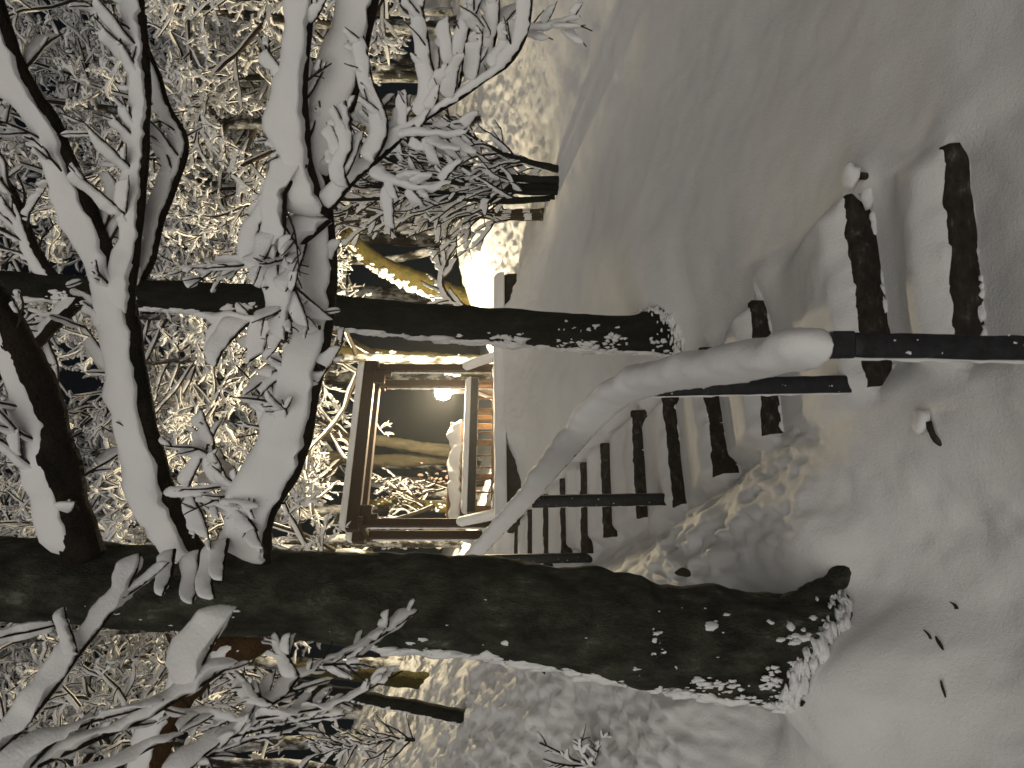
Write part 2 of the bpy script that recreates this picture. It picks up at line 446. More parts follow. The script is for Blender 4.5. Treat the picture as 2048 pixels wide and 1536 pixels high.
def build_ground():
    ys = np.concatenate([np.arange(-4, 1.9, 0.12), np.arange(1.9, 10.4, 0.016), np.arange(10.4, 18, 0.05), 18 * 1.07 ** np.arange(0, 13)])
    s = np.linspace(-1, 1, 620); t = np.sign(s) * np.abs(s) ** 1.35
    Yg = np.repeat(ys[:, None], len(t), 1)
    Xg = t[None, :] * (2.6 + np.maximum(ys, 0) * 1.0)[:, None] - 0.05 * np.maximum(ys, 0)[:, None]
    Zg = np.empty_like(Xg)
    for a in range(0, len(ys), 120): Zg[a:a + 120] = ground_h(Xg[a:a + 120], Yg[a:a + 120])
    V = np.stack([Xg, Yg, Zg], -1).reshape(-1, 3)
    ny, nx = Xg.shape
    i = np.arange(ny - 1)[:, None] * nx + np.arange(nx - 1)[None, :]
    Fc = np.stack([i, i + 1, i + nx + 1, i + nx], -1).reshape(-1, 4)
    me = bpy.data.meshes.new('snow_ground')
    me.vertices.add(len(V)); me.vertices.foreach_set('co', V.ravel())
    me.loops.add(Fc.size); me.loops.foreach_set('vertex_index', Fc.ravel().astype(np.int32))
    me.polygons.add(len(Fc)); me.polygons.foreach_set('loop_start', np.arange(0, Fc.size, 4, dtype=np.int32))
    me.polygons.foreach_set('loop_total', np.full(len(Fc), 4, np.int32))
    me.polygons.foreach_set('use_smooth', np.ones(len(Fc), bool))
    me.materials.append(M_GROUND); me.update(calc_edges=True)
    o = bpy.data.objects.new('snow_ground', me); col.objects.link(o)
    tag(o, 'deep fresh snow lying over the slope and the stepped path', 'snow', None, 'structure')
build_ground()

# timbers of the steps
STEP_LABEL = [
    'nearest timber step edge behind the first handrail post, lowest of the path',
    'second timber step edge from the bottom, icy and at the second post foot',
    'third timber step edge from the bottom, short and crossed by the handrail',
    'fourth timber step edge from the bottom, half hidden by the snowy handrail',
    'fifth timber step edge from the bottom, ending at the third post foot',
    'sixth timber step edge from the bottom, passing behind the third post',
    'seventh timber step edge from the bottom, tapering into snow on the left',
    'eighth timber step edge from the bottom, ending at the fourth post foot',
    'ninth timber step edge from the bottom, thin black line under the rail',
    'tenth timber step edge from the bottom, thin line near the trunk',
    'eleventh timber step edge from the bottom, second from the top',
    'topmost timber step edge beside the end of the low wall']
for i, s in enumerate(ST):
    mb = MB(); n = 46; k = 10
    u = np.linspace(-0.02, 1.02, n)
    c = s['L'][None, :] + (s['R'] - s['L'])[None, :] * u[:, None]
    e3 = np.array([s['e'][0], s['e'][1], 0]); n3 = np.array([s['n'][0], s['n'][1], 0])
    a = np.linspace(0, 2 * math.pi, k, endpoint=False) + math.pi / k
    hh = s['th'] * 0.5 + 0.03; hw = 0.055
    V = []
    for j in range(n):
        for q in a:
            cx = np.sign(math.cos(q)) * abs(math.cos(q)) ** 0.45 * hw; cz = np.sign(math.sin(q)) * abs(math.sin(q)) ** 0.45 * hh
            V.append(c[j] + n3 * (cx + 0.035) + np.array([0, 0, cz - hh + 0.004]))
    V = np.array(V)
    nn = fbm(V * np.array([9, 9, 14]) + i * 7.1, 3)
    V += nn[:, None] * (-n3 * 0.012)[None, :] + np.array([0, 0, 1])[None] * (0.007 * fbm(V * 12 + 50 + i, 2))[:, None]
    mb.add(V, list(quads(n, k)) + [tuple(range(k))[::-1], tuple(range((n - 1) * k, n * k))])
    root = thing('timber_step', (s['L'] + s['R']) / 2, STEP_LABEL[i], 'step', 'timber step edges of the snowy path')
    for j in range(16 if i < 5 else 0):                          # snow packed along the foot of the face
        q = R.random(); sz = R.uniform(.014, .034) * (1 if i < 3 else .7)
        p = s['L'] + (s['R'] - s['L']) * q + n3 * (-0.020) + np.array([0, 0, -s['th'] * R.uniform(.92, 1.12)])
        lump(mb, p, sz, (R.uniform(1.2, 2.6), 0.7, R.uniform(.6, 1.1)), 1, rough=.6, rot=math.atan2(s['e'][1], s['e'][0]))
    mb.build('timber', [M_STEP, M_SNOW], root, loc=root.location)

# ------------------------------------------------------------------ handrail
def handrail():
    NODES = [P(1672, 690, 2.28), P(1258, 776, 3.75), P(1060, 1003, 6.3), P(951, 1119, 8.05), P(905, 1168, 9.4)]
    root = thing('handrail', (NODES[1][0], NODES[1][1], gz(NODES[1][0], NODES[1][1])), 'dark handrail of four slim posts under a thick ridge of snow, beside the steps', 'handrail')
    o = root.location
    def bar(mb, a, b, hw, hh):
        t = (b - a); L = np.linalg.norm(t); t = t / L
        s = np.cross(t, [0, 0, 1]); s /= np.linalg.norm(s); u = np.cross(s, t)
        obox(mb, (a + b) / 2, t, s, u, L / 2, hw, hh, bev=0.006)
    mb = MB()
    for a, b in zip(NODES[:-1], NODES[1:]): bar(mb, a, b, 0.028, 0.018)
    mb.build('rail', M_RAIL, root, smooth=False, loc=o)
    for i, q in enumerate(NODES[:4]):
        mb = MB(); g = gz(q[0], q[1]) - 0.25
        hw = (0.036, 0.042, 0.047, 0.047)[i]; top = q[2] - 0.018
        n = 24; z = np.linspace(g, top, n)
        lean = np.array([0.015, 0, 0]) * (-1 if i == 0 else 1)
        sec = []
        for zz in z:
            f = (top - zz) / (top - g)
            c = np.array([q[0], q[1], zz]) + lean * f * 1.6
            for sx, sy in ((-1, -.75), (-.75, -1), (.75, -1), (1, -.75), (1, .75), (.75, 1), (-.75, 1), (-1, .75)):
                sec.append(c + np.array([sx * hw, sy * hw * 0.8, 0]))
        V = np.array(sec); V += 0.0025 * np.stack([fbm(V * 30, 2), fbm(V * 30 + 7, 2), 0 * V[:, 0]], -1)
        mb.add(V, list(quads(n, 8)) + [tuple(range(8))[::-1], tuple(range((n - 1) * 8, n * 8))])
        # rime on the far left side of the post
        pts = np.array([[q[0] - hw * 1.02 + lean[0] * 1.6 * (top - zz) / (top - g), q[1] + hw * 0.35, zz] for zz in np.linspace(g + .2, top, 40)])
        tube(mb, pts, 0.008 + 0.004 * fbm(pts * 25, 2), 6, 1, rough=0.3, nscale=40)
        for _ in range(14):
            lump(mb, (q[0] + R.uniform(-.8, .8) * hw, q[1] - hw * .8, R.uniform(g + .25, top - .02)), R.uniform(.0015, .0038), (1, .5, R.uniform(.6, 1.8)), 1, rough=.8)
        mb.build('post', [M_RAIL, M_SNOW], root, loc=o)
    mb = MB()
    bar(mb, NODES[0] + np.array([0, -0.035, -0.012]), NODES[0] + np.array([0.0, 0.05, -0.012]), 0.040, 0.034)
    mb.build('end_block', M_RAIL, root, smooth=False, loc=o)
    ctrl = [np.append(NODES[0] + [0, -.03, .012], [.060, .12]), np.append(NODES[0] * .7 + NODES[1] * .3 + [0, 0, .012], [.066, .135]),
            np.append(NODES[0] * .15 + NODES[1] * .85 + [0, 0, .012], [.066, .155]),
            np.append(NODES[1] * .8 + NODES[2] * .2 + [0, 0, .01], [.062, .155]), np.append(NODES[2] + [0, 0, .012], [.060, .145]),
            np.append(NODES[3] + [0, 0, .012], [.056, .125]), np.append(NODES[4] + [0, 0, .012], [.056, .12])]
    q = smooth_path(ctrl, 0.025)
    mb = MB(); snow_strip(mb, q[:, :3], q[:, 3], q[:, 4], 0.004, 20, lump=0.10, ls=4.5, seed=3, lift=1.2, rag=.0068)
    mb.build('snow_ridge', M_SNOW, root, loc=o)
handrail()

# ------------------------------------------------------------------ low terrace wall
WL = np.array([-1.86, 9.86, 0.0]); WR = np.array([1.62, 12.05, 0.0])
def wall():
    root = thing('terrace_wall', (WL + WR) / 2 + [0, 0, 0.05], 'low dark stone terrace wall under a thick even snow cap, behind the steps', 'wall')
    o = root.location
    t = (WR - WL); L = np.linalg.norm(t); t /= L; s = np.array([t[1], -t[0], 0])
    mb = MB(); n, k = 110, 14
    V = []
    for i in range(n):
        c = WL + t * L * i / (n - 1)
        for j in range(k):
            a = 2 * math.pi * j / k
            V.append(c + s * (np.sign(math.cos(a)) * abs(math.cos(a)) ** .35 * 0.17) + np.array([0, 0, -0.38 + .06 * i / n + np.sign(math.sin(a)) * abs(math.sin(a)) ** .35 * 0.46]))
    V = np.array(V); V += (fbm(V * 5, 3) * 0.02)[:, None] * s[None]
    mb.add(V, list(quads(n, k)) + [tuple(range(k))[::-1], tuple(range((n - 1) * k, n * k))])
    mb.build('stonework', M_WALL, root, loc=o)
    p = np.array([WL + t * (L * u) + [0, 0, 0.06 + 0.06 * u] + s * 0.03 for u in np.linspace(-0.006, 1.01, 150)])
    mb = MB(); snow_strip(mb, p, 0.22, 0.165, 0.02, 16, lump=0.05, ls=2.2, seed=8)
    mb.build('snow_cap', M_SNOW, root, loc=o)
wall()

# ------------------------------------------------------------------ wooden frame with railing
def gate():
    a = np.array([-2.08, 11.5, 0]); b = np.array([0.26, 12.9, 0])
    e1 = (b - a); W = np.linalg.norm(e1); e1 /= W; e2 = np.array([-e1[1], e1[0], 0]); Z = np.array([0, 0, 1.0])
    D = 0.52; top = 2.46; g0 = 0.2
    root = thing('wooden_frame', (a + b) / 2 + [0, 0, g0], 'brown open timber frame of posts and beams standing on the lit terrace', 'timber frame')
    o = root.location
    for q, rear in ((a, 0), (b, 0), (a, 1), (b, 1)):
        c = q + e2 * D * rear
        mb = MB(); obox(mb, c + Z * (top - .2 + g0) / 2, e1, e2, Z, 0.06, 0.055, (top - .2 - g0) / 2 + .1, bev=.006)
        po = mb.build('post', M_WOOD, root, smooth=False, loc=o)
        mb = MB()
        for sx in (-1,) if not rear else (-1, 1):
            pts = np.array([c + e1 * 0.066 * sx + e2 * 0.03 + Z * z for z in np.linspace(g0, top - .3, 60)])
            tube(mb, pts, 0.016 + .008 * fbm(pts * 14, 2), 6, rough=.3, nscale=25)
        mb.build('snow_crust', M_SNOW, po, loc=o)
        mb = MB()                                               # braced foot under a wedge of snow
        f0 = c + Z * (g0 + .50) - e2 * (0.06 if not rear else -.06); f1 = c + Z * g0 - e2 * (0.42 if not rear else -.42) - e1 * .02
        d = f1 - f0; LL = np.linalg.norm(d)
        obox(mb, (f0 + f1) / 2, d, e1, np.cross(d, e1), LL / 2, 0.045, 0.045)
        br = mb.build('foot_brace', M_WOOD, root, smooth=False, loc=o)
        mb = MB(); pts = np.array([f0 + d * u + Z * .03 for u in np.linspace(-.12, 1.1, 24)])
        snow_strip(mb, pts, 0.08, 0.14, 0.04, 10, lump=.15, ls=5)
        mb.build('snow_wedge', M_SNOW, br, loc=o)
    for rear in (0, 1):
        mb = MB(); c = (a + b) / 2 + e2 * D * rear + Z * (top - .085)
        obox(mb, c, e1, e2, Z, W / 2 + .12, 0.065, 0.095)
        be = mb.build('beam', M_WOOD, root, smooth=False, loc=o)
        mb = MB(); pts = np.array([c + e1 * (W / 2 + .12) * u + Z * .095 for u in np.linspace(-1, 1, 60)])
        snow_strip(mb, pts, 0.085, 0.11, 0.0, 10, lump=.08, ls=3)
        mb.build('snow_cap', M_SNOW, be, loc=o)
    for q in (a, b):
        mb = MB(); c = q + e2 * D / 2 + Z * (top - .215)
        obox(mb, c, e1, e2, Z, 0.05, D / 2 + .16, 0.035)
        mb.build('tie', M_WOOD, root, smooth=False, loc=o)
    for q, sg in ((a, 1), (b, -1)):                             # stepped corner brackets under the front beam
        mb = MB(); obox(mb, q + e1 * sg * .17 + Z * (top - .265), e1, e2, Z, 0.11, 0.045, 0.085)
        mb.build('bracket', M_WOOD, root, smooth=False, loc=o)
        mb = MB(); obox(mb, q + e1 * sg * .10 + Z * (top - .40), e1, e2, Z, 0.04, 0.045, 0.05)
        mb.build('bracket', M_WOOD, root, smooth=False, loc=o)
    # railing across the far side of the terrace: own thing
    off = e2 * 0.25; ra = a + e1 * 0.26 + off; rb = b - e1 * 0.06 + off
    rr = thing('terrace_railing', (ra + rb) / 2 + [0, 0, g0], 'low railing with orange balusters and a deep snow ridge between the frame posts', 'railing')
    o2 = rr.location; L = np.linalg.norm(rb - ra); m_ = (ra + rb) / 2
    mb = MB(); obox(mb, m_ + Z * .63, e1, e2, Z, L / 2, .07, .065); rl = mb.build('top_rail', M_RAIL, rr, smooth=False, loc=o2)
    mb = MB(); obox(mb, m_ + Z * .30, e1, e2, Z, L / 2, .04, .03); mb.build('bottom_rail', M_BALU, rr, smooth=False, loc=o2)
    for u in (-.47, -.25, 0.0, .24, .46):
        mb = MB(); obox(mb, m_ + e1 * L * u + Z * .44, e1, e2, Z, .035, .05, .22); mb.build('baluster', M_BALU, rr, smooth=False, loc=o2)
    for u in np.linspace(-.44, .44, 11):
        if min(abs(u - w) for w in (-.47, -.25, 0, .24, .46)) < .04: continue
        mb = MB(); obox(mb, m_ + e1 * L * u + e2 * .03 + Z * .45, e1, e2, Z, .012, .012, .14, bev=.003); mb.build('slat', M_BALU, rr, smooth=False, loc=o2)
    pts = np.array([m_ + e1 * (L / 2 + .02) * u + Z * .69 for u in np.linspace(-1, 1, 70)])
    mb = MB(); snow_strip(mb, pts, .12, .10, 0, 12, lump=.05, ls=2.5)
    mb.build('snow_ridge', M_SNOW, rl, loc=o2)
    # bench with snow on its back rest
    ba = a + e1 * .35 + e2 * .80; bb = b - e1 * .50 + e2 * .80
    be = thing('garden_bench', (ba + bb) / 2 + [0, 0, g0], 'long bench behind the railing, its backrest carrying a ragged ridge of snow', 'bench')
    o3 = be.location; L = np.linalg.norm(bb - ba); m_ = (ba + bb) / 2
    mb = MB(); obox(mb, m_ + Z * (g0 + .45), e1, e2, Z, L / 2, .2, .03); mb.build('seat', M_BALU, be, smooth=False, loc=o3)
    mb = MB(); obox(mb, m_ + e2 * .2 + Z * (g0 + .72), e1, e2, Z, L / 2, .025, .16); bk = mb.build('backrest', M_BALU, be, smooth=False, loc=o3)
    for u in (-.45, .45):
        for v in (-.15, .15):
            mb = MB(); obox(mb, m_ + e1 * L * u + e2 * v + Z * (g0 + .2), e1, e2, Z, .04, .035, .23); mb.build('leg', M_BALU, be, smooth=False, loc=o3)
    pts = np.array([m_ + e2 * .12 + e1 * (L / 2) * u + Z * (g0 + .66) for u in np.linspace(-1, 1, 70)])
    mb = MB(); snow_strip(mb, pts, .17, .22 * np.interp(np.linspace(-1, 1, 70), [-1, -.5, .1, .7, 1], [.8, .85, .95, 1, .55]), 0, 16, lump=.14, ls=3.5, seed=5, rag=.03); mb.build('snow_slab', M_SNOW, bk, loc=o3)
gate()

# ------------------------------------------------------------------ lamp
LP = P(886, 784, 13.9)
def lamp():
    g = gz(LP[0], LP[1])
    root = thing('garden_lamp', (LP[0], LP[1], g), 'lit globe lamp on a short post behind the railing, the only light on', 'lamp')
    o = root.location
    mb = MB(); z = np.linspace(g - .2, LP[2] - .13, 12)
    tube(mb, np.stack([0 * z + LP[0], 0 * z + LP[1], z], -1), .035, 12); mb.build('post', M_RAIL, root, loc=o)
    mb = MB(); q = ICO_V * LAMP_R; mb.add(q + LP, ICO_F); mb.build('globe', M_LAMP, root, loc=o)
    mb = MB(); z = np.array([LP[2] - .14, LP[2] - .12, LP[2] - .10, LP[2] - .085]); tube(mb, np.stack([0 * z + LP[0], 0 * z + LP[1], z], -1), [.05, .06, .06, .05], 16); mb.build('collar', M_RAIL, root, loc=o)
lamp()

# ------------------------------------------------------------------ branches with snow (near trees)
def trace(pts, d0, d1, r0, r1, step=0.03, jit=0.004):
    """photo trace -> path with radius (pixels at that distance) column"""
    n = len(pts); ds = np.linspace(d0, d1, n); rs = np.linspace(r0, r1, n)
    rows = [np.append(P(x, y, d), r * d / F) for (x, y), d, r in zip(pts, ds, rs)]
    q = smooth_path(rows, step)
    q[:, :3] += jit * np.stack([fbm(q[:, :3] * 6 + 3, 2), fbm(q[:, :3] * 6 + 13, 2), fbm(q[:, :3] * 6 + 23, 2)], -1)
    return q

def grow_twigs(tm, sm, path, count, length, rad, sw, sh, rng, level=1, up=0.35, t0=0.15, yspread=0.5, k=6):
    """side twigs on a path, each with its own snow, forking again at the lower levels"""
    n = len(path)
    for i in range(count):
        t = t0 + (1 - t0) * (i + rng.random()) / count
        j = min(n - 2, max(1, int(t * (n - 1))))
        p0 = path[j, :3]; tg = path[min(n - 1, j + 2), :3] - path[max(0, j - 2), :3]; tg /= np.linalg.norm(tg) + 1e-9
        side = np.cross(tg, [0, 1.0, 0]); side /= np.linalg.norm(side) + 1e-9
        sg = 1 if rng.random() < .5 else -1
        if sg * side[2] < 0 and rng.random() < .45: sg = -sg
        d = tg * rng.uniform(.7, 1.1) + side * sg * rng.uniform(.35, .85) + np.array([0, rng.uniform(-1, 1) * yspread, 0])
        d /= np.linalg.norm(d)
        L = length * rng.uniform(.5, 1.25) * (1 - .4 * t); m = max(7, int(L / .016)); pts = [p0]; dd = d.copy()
        for q in range(m):
            dd = dd + np.array([rng.uniform(-1, 1), rng.uniform(-1, 1) * .5, rng.uniform(-1, 1) + up * .3]) * .13
            dd /= np.linalg.norm(dd); pts.append(pts[-1] + dd * L / m)
        pts = np.array(pts); r = rad * np.linspace(1, .45, len(pts))
        tube(tm, pts, r, 5, rough=.2, nscale=60)
        hs = min(sh, .30 * L); a0 = max(1, int(m * rng.uniform(.02, .2))); a1 = m + 1 - int(m * rng.uniform(0, .25))
        if a1 - a0 > 4 and rng.random() > .12:
            snow_strip(sm, pts[a0:a1], min(sw, hs * .55), hs * np.linspace(1.0, .8, a1 - a0), r[a0:a1], 8, lump=.4, ls=13, seed=rng.random() * 50, gaps=.22, rag=.003, lift=1.0)
        if level > 0:
            grow_twigs(tm, sm, np.column_stack([pts, r]), 2 + int(rng.random() * 2.5), L * .5, rad * .7, sw * .9, sh * .85, rng, level - 1, up, .25, yspread, k)

class Tree:
    def __init__(s, name, base, label, cat='tree', group=None):
        s.root = thing(name, base, label, cat, group); s.o = s.root.location
    def limb(s, pts, d0, d1, r0, r1, sw=0, sh=0, bark=None, twigs=None, k=10, name='branch', lumpy=.22, ls=5.0, gaps=0.0, rough=.14, seed=0, sdrop=0.0):
        """sw, sh: snow half width / height in photo pixels at the limb's distance"""
        q = trace(pts, d0, d1, r0, r1) ; rng = random.Random(int(abs(pts[0][0] * 7 + pts[0][1] * 13)) + seed)
        dm = (d0 + d1) / 2
        mb = MB(); tube(mb, q[:, :3], q[:, 3], k, rough=rough, nscale=9)
        br = mb.build(name, bark or M_LIMB, s.root, loc=s.o)
        sm = MB()
        if sh:
            sc = np.linspace(d0, d1, len(q)) / F
            taper = np.clip(q[:, 3] / q[:, 3].max(), .75, 1)
            snow_strip(sm, q[:, :3] - [0, 0, sdrop], sw * sc * taper, sh * sc * taper, q[:, 3], 16 if sh > 45 else 10, lump=lumpy, ls=ls, seed=seed + pts[0][0] * .01, gaps=gaps, rag=(.016 if sh > 45 else .007), lift=(.25 if r0 > 9 else .9))
        if twigs:
            tm = MB(); c, L, r, w, h, lv = twigs; c = int(c * 2.1); L *= 1.6; h *= .95; w *= .85; r *= 1.4
            grow_twigs(tm, sm, q, c, L * dm / F, r * dm / F, w * dm / F, h * dm / F, rng, lv, yspread=.9)
            if tm.n: tm.build('twigs', M_TWIG, br, loc=s.o)
        if sm.n: sm.build('snow', M_SNOW, br, loc=s.o)
        return br

def trunk_snow(mb, rows, side, n, rmin, rmax, x0, x1, seed=1, face=0.35, size_z=1.0, clump=0.0, cs=5.0):
    """clots of snow blown on to the side of a trunk; side is the world angle it faces"""
    rng = random.Random(seed); C = []
    for _ in range(n):
        t = rng.random() ** .9; i = min(len(rows) - 2, int((x0 + (x1 - x0) * t) * (len(rows) - 1)))
        a = side + rng.gauss(0, face); rr = rows[i, 3]
        C.append((np.append(rows[i, :3] + np.array([math.cos(a) * rr, math.sin(a) * rr, rng.uniform(-.03, .03)]), a), rng.uniform(rmin, rmax) * (1.7 if rng.random() < .1 else rng.uniform(.5, 1))))
    keep = fbm(np.array([c[:3] for c, r in C]) * cs + seed * 5.0, 2)
    for (c, r), k in zip(C, keep):
        if k < clump: continue
        lump(mb, c[:3], r * (1 + .5 * max(k, 0)), (1.0, .6, rng.uniform(.7, 2.2) * size_z), 1, rough=.7, rot=c[3] + math.pi / 2)

def drift_ring(mb, rows, zlow, n, rmin, rmax, seed, a0, a1):
    """ragged edge of drifted snow where a trunk meets the ground"""
    rng = random.Random(seed); A = np.radians(np.array([rng.uniform(a0, a1) for _ in range(n)]))
    X = rows[None, :, 0] + np.cos(A)[:, None] * rows[None, :, 3]; Y = rows[None, :, 1] + np.sin(A)[:, None] * rows[None, :, 3]
    G = ground_h(X, Y, False); J = np.abs(rows[None, :, 2] - G).argmin(1)      # where this side of the trunk meets the snow
    for q, jj in enumerate(J):
        r = rng.uniform(rmin, rmax); up = abs(rng.gauss(0, 1)) * 2.2 * r - .5 * r; r *= 1 - min(.6, up * 6)
        lump(mb, (X[q, jj], Y[q, jj] - .2 * r, G[q, jj] + up), r, (rng.uniform(1.0, 1.9), 1.0, rng.uniform(.4, .8)), 1, rough=.7, rot=A[q] + math.pi / 2)

# ---- the big tree on the left
BT = Tree('snowy_tree', P(1750, 1290, 3.85), 'thick dark mossy trunk in the left foreground with heavy snow laden limbs')
rows = []
for x, y, r in ((-330, 1135, 74), (-150, 1148, 78), (0, 1158, 80), (200, 1170, 82), (390, 1178, 84), (600, 1190, 86), (800, 1203, 92), (1000, 1215, 96), (1200, 1245, 101), (1400, 1281, 104), (1550, 1295, 108), (1650, 1297, 114), (1720, 1294, 124), (1775, 1291, 134), (1850, 1288, 148), (1950, 1286, 158)):
    rows.append(np.append(P(x, y, 3.85), r * 3.85 / F))
BTR = smooth_path(rows, 0.03)
mb = MB(); tube(mb, BTR[:, :3], BTR[:, 3], 44, rough=.10, nscale=5.0)
trunk_snow(mb, BTR, math.pi * 1.08, 2200, .007, .024, .46, .96, 3, .13, 1.3, -.35)
trunk_snow(mb, BTR, math.pi * 1.20, 500, .003, .012, .50, .97, 13, .25, 1.3, .35)
trunk_snow(mb, BTR, math.pi * 1.42, 90, .002, .006, .10, .92, 4, .5, 1.6, -.3, 9.0)
trunk_snow(mb, BTR, math.pi * 1.40, 500, .003, .011, .70, .925, 5, .55, 1.3, .25, 9.0)
trunk_snow(mb, BTR, math.pi * 1.38, 900, .004, .014, .83, .93, 6, .5, 1.2, .05, 7.0)
drift_ring(mb, BTR[-40:], -2.4, 260, .008, .030, 22, 180, 355)
BT_trunk = mb.build('trunk', [M_BARK, M_SNOW], BT.root, loc=BT.o)
mb = MB()                                                        # roots running into the snow
for ang, L, r0 in ((-8, .40, .07),):
    ca, sa = math.cos(math.radians(ang)), math.sin(math.radians(ang)); bx, by = BT.o[0], BT.o[1]; pts = []
    for u in np.linspace(0, 1, 6):
        x, y = bx + ca * (.13 + L * u), by + sa * (.13 + L * u)
        pts.append([x + .03 * math.sin(ang + 5 * u), y, gz(x, y) + (.34 * (1 - u) ** 2.0 - .12 * u - .02), r0 * (1 - .75 * u) + .008])
    q = smooth_path(pts, .02); tube(mb, q[:, :3], q[:, 3], 12, rough=.4, nscale=10)
mb.build('roots', M_BARK, BT.root, loc=BT.o)

BT.limb([(400, 1120), (357, 1045), (325, 965), (300, 880), (281, 780), (268, 700), (261, 640), (250, 590), (222, 530), (182, 430), (142, 335), (102, 235), (66, 185), (25, 100), (0, 20), (-20, -60)], 3.75, 3.2, 21, 13, 32, 78, twigs=(9, 120, 2.4, 9, 30, 1), lumpy=.2)
BT.limb([(262, 630), (262, 585), (268, 530), (276, 460), (284, 380), (289, 300), (293, 210), (289, 110), (281, 20), (276, -60)], 3.5, 3.3, 11, 8, 22, 46, twigs=(7, 110, 2, 8, 28, 1))
BT.limb([(285, 560), (306, 520), (322, 445), (346, 380), (372, 305), (366, 262), (338, 215), (318, 150), (295, 90), (290, 30)], 3.55, 3.6, 7, 4, 15, 36, twigs=(6, 100, 2, 8, 26, 1))
BT.limb([(165, 1110), (146, 1040), (130, 970), (112, 895), (90, 800), (60, 730), (28, 665), (-5, 610), (-45, 550)], 3.7, 3.2, 40, 28, 42, 74, twigs=(6, 130, 2.4, 9, 34, 1), lumpy=.15)
C_PTS = [(528, 1125), (530, 1065), (546, 1010), (580, 958), (604, 900), (614, 850), (626, 790), (642, 720), (656, 640), (660, 560), (657, 480), (650, 410), (648, 345), (665, 290), (690, 230), (712, 150), (728, 80), (742, 10), (750, -60)]
BT.limb(C_PTS, 3.7, 2.9, 15, 14, 42, 84, twigs=(14, 90, 2.4, 9, 34, 1), lumpy=.16, ls=4)
BT.limb([(652, 430), (632, 385), (614, 320), (609, 250), (606, 190), (611, 125), (616, 50), (620, -50)], 3.12, 2.8, 10, 9, 36, 72, twigs=(7, 80, 2.2, 9, 32, 1), lumpy=.25, ls=4, seed=2)
BT.limb([(660, 440), (630, 468), (614, 482), (596, 508), (580, 528), (588, 573), (580, 620), (572, 680)], 3.15, 3.1, 5, 3.5, 26, 75, twigs=(5, 80, 2, 9, 34, 1), name='branch', ls=6)
BT.limb([(612, 330), (570, 386), (568, 417), (567, 470), (556, 507), (539, 528), (521, 523), (498, 527), (474, 525), (431, 519)], 3.0, 3.1, 5, 2.5, 20, 48, twigs=(8, 90, 2, 9, 36, 1))
BT.limb([(539, 528), (521, 523), (512, 497), (513, 472), (521, 446), (537, 433), (548, 413), (555, 386)], 3.08, 3.05, 3, 2, 12, 40)
BT.limb([(640, 655), (590, 652), (558, 648), (509, 637), (459, 628), (443, 635), (437, 653)], 3.25, 3.35, 5, 2.5, 14, 40, twigs=(4, 80, 2, 8, 32, 0))
BT.limb([(505, 639), (484, 657), (460, 683), (447, 698), (431, 733)], 3.3, 3.25, 3, 2, 10, 44)
BT.limb([(600, 640), (543, 652), (525, 702), (505, 718), (490, 727)], 3.3, 3.3, 3, 2, 12, 46)
BT.limb([(640, 770), (600, 742), (565, 735), (543, 748), (528, 758), (510, 766)], 3.4, 3.4, 4, 2, 13, 48, twigs=(3, 60, 2, 8, 30, 0))
BT.limb([(620, 880), (575, 860), (556, 835), (552, 807), (525, 795), (505, 791)], 3.5, 3.45, 4, 2, 13, 46, twigs=(4, 70, 2, 8, 30, 0))
BT.limb([(560, 1000), (500, 985), (460, 960), (440, 930), (425, 890)], 3.62, 3.6, 5, 2.5, 14, 40, twigs=(6, 90, 2, 8, 32, 1))
BT.limb([(330, 985), (400, 985), (450, 1010), (490, 1030), (515, 1060)], 3.65, 3.5, 4, 2.5, 12, 34, twigs=(6, 80, 2, 8, 30, 1))
# the drooping spray on the right
sp = BT.limb([(660, 418), (700, 372), (735, 337), (775, 300), (810, 266), (850, 240), (890, 214), (930, 190), (970, 160), (1010, 135), (1040, 98), (1058, 50), (1064, 0), (1066, -50)], 3.1, 2.7, 5.5, 3, 12, 34, twigs=(8, 80, 1.8, 8, 30, 1), ls=7)
for pts in ([(700, 372), (688, 335), (704, 300), (700, 250), (690, 200)], [(745, 327), (771, 275), (772, 232), (760, 198), (746, 168), (738, 125), (728, 70)],
            [(850, 240), (868, 200), (871, 160), (862, 120), (856, 78), (844, 20), (835, -40)], [(910, 203), (921, 150), (926, 108), (938, 58), (962, 0), (975, -50)],
            [(988, 150), (986, 104), (995, 60), (999, 0), (995, -40)], [(1042, 70), (1069, 58), (1108, 51), (1162, 33)], [(800, 275), (835, 262), (868, 266), (905, 270), (940, 262)],
            [(755, 330), (790, 355), (830, 372), (862, 380), (905, 365)]):
    BT.limb(pts, 2.95, 2.85, 3, 1.8, 11, 36, twigs=(4, 70, 1.7, 8, 28, 0), ls=8)
# stubs of snow across the front of the trunk
for pts in ([(445, 1085), (432, 1130), (424, 1165), (430, 1196)], [(400, 1100), (398, 1150), (392, 1185), (385, 1205)], [(455, 1080), (450, 1120), (446, 1160)], [(350, 1100), (345, 1150), (325, 1190)]):
    BT.limb(pts, 3.6, 3.38, 4, 2, 14, 38, ls=8)
BT.limb([(700, 1215), (635, 1232), (560, 1256), (490, 1284), (430, 1318), (385, 1362), (345, 1420), (315, 1500), (290, 1600)], 3.85, 4.1, 42, 26, 40, 50, bark=bark_mat('bare_limb', [(0.3, (0.035, 0.018, 0.008)), (0.6, (0.085, 0.045, 0.018)), (0.85, (0.13, 0.075, 0.035))], 5.0, (1, 1, 1)))

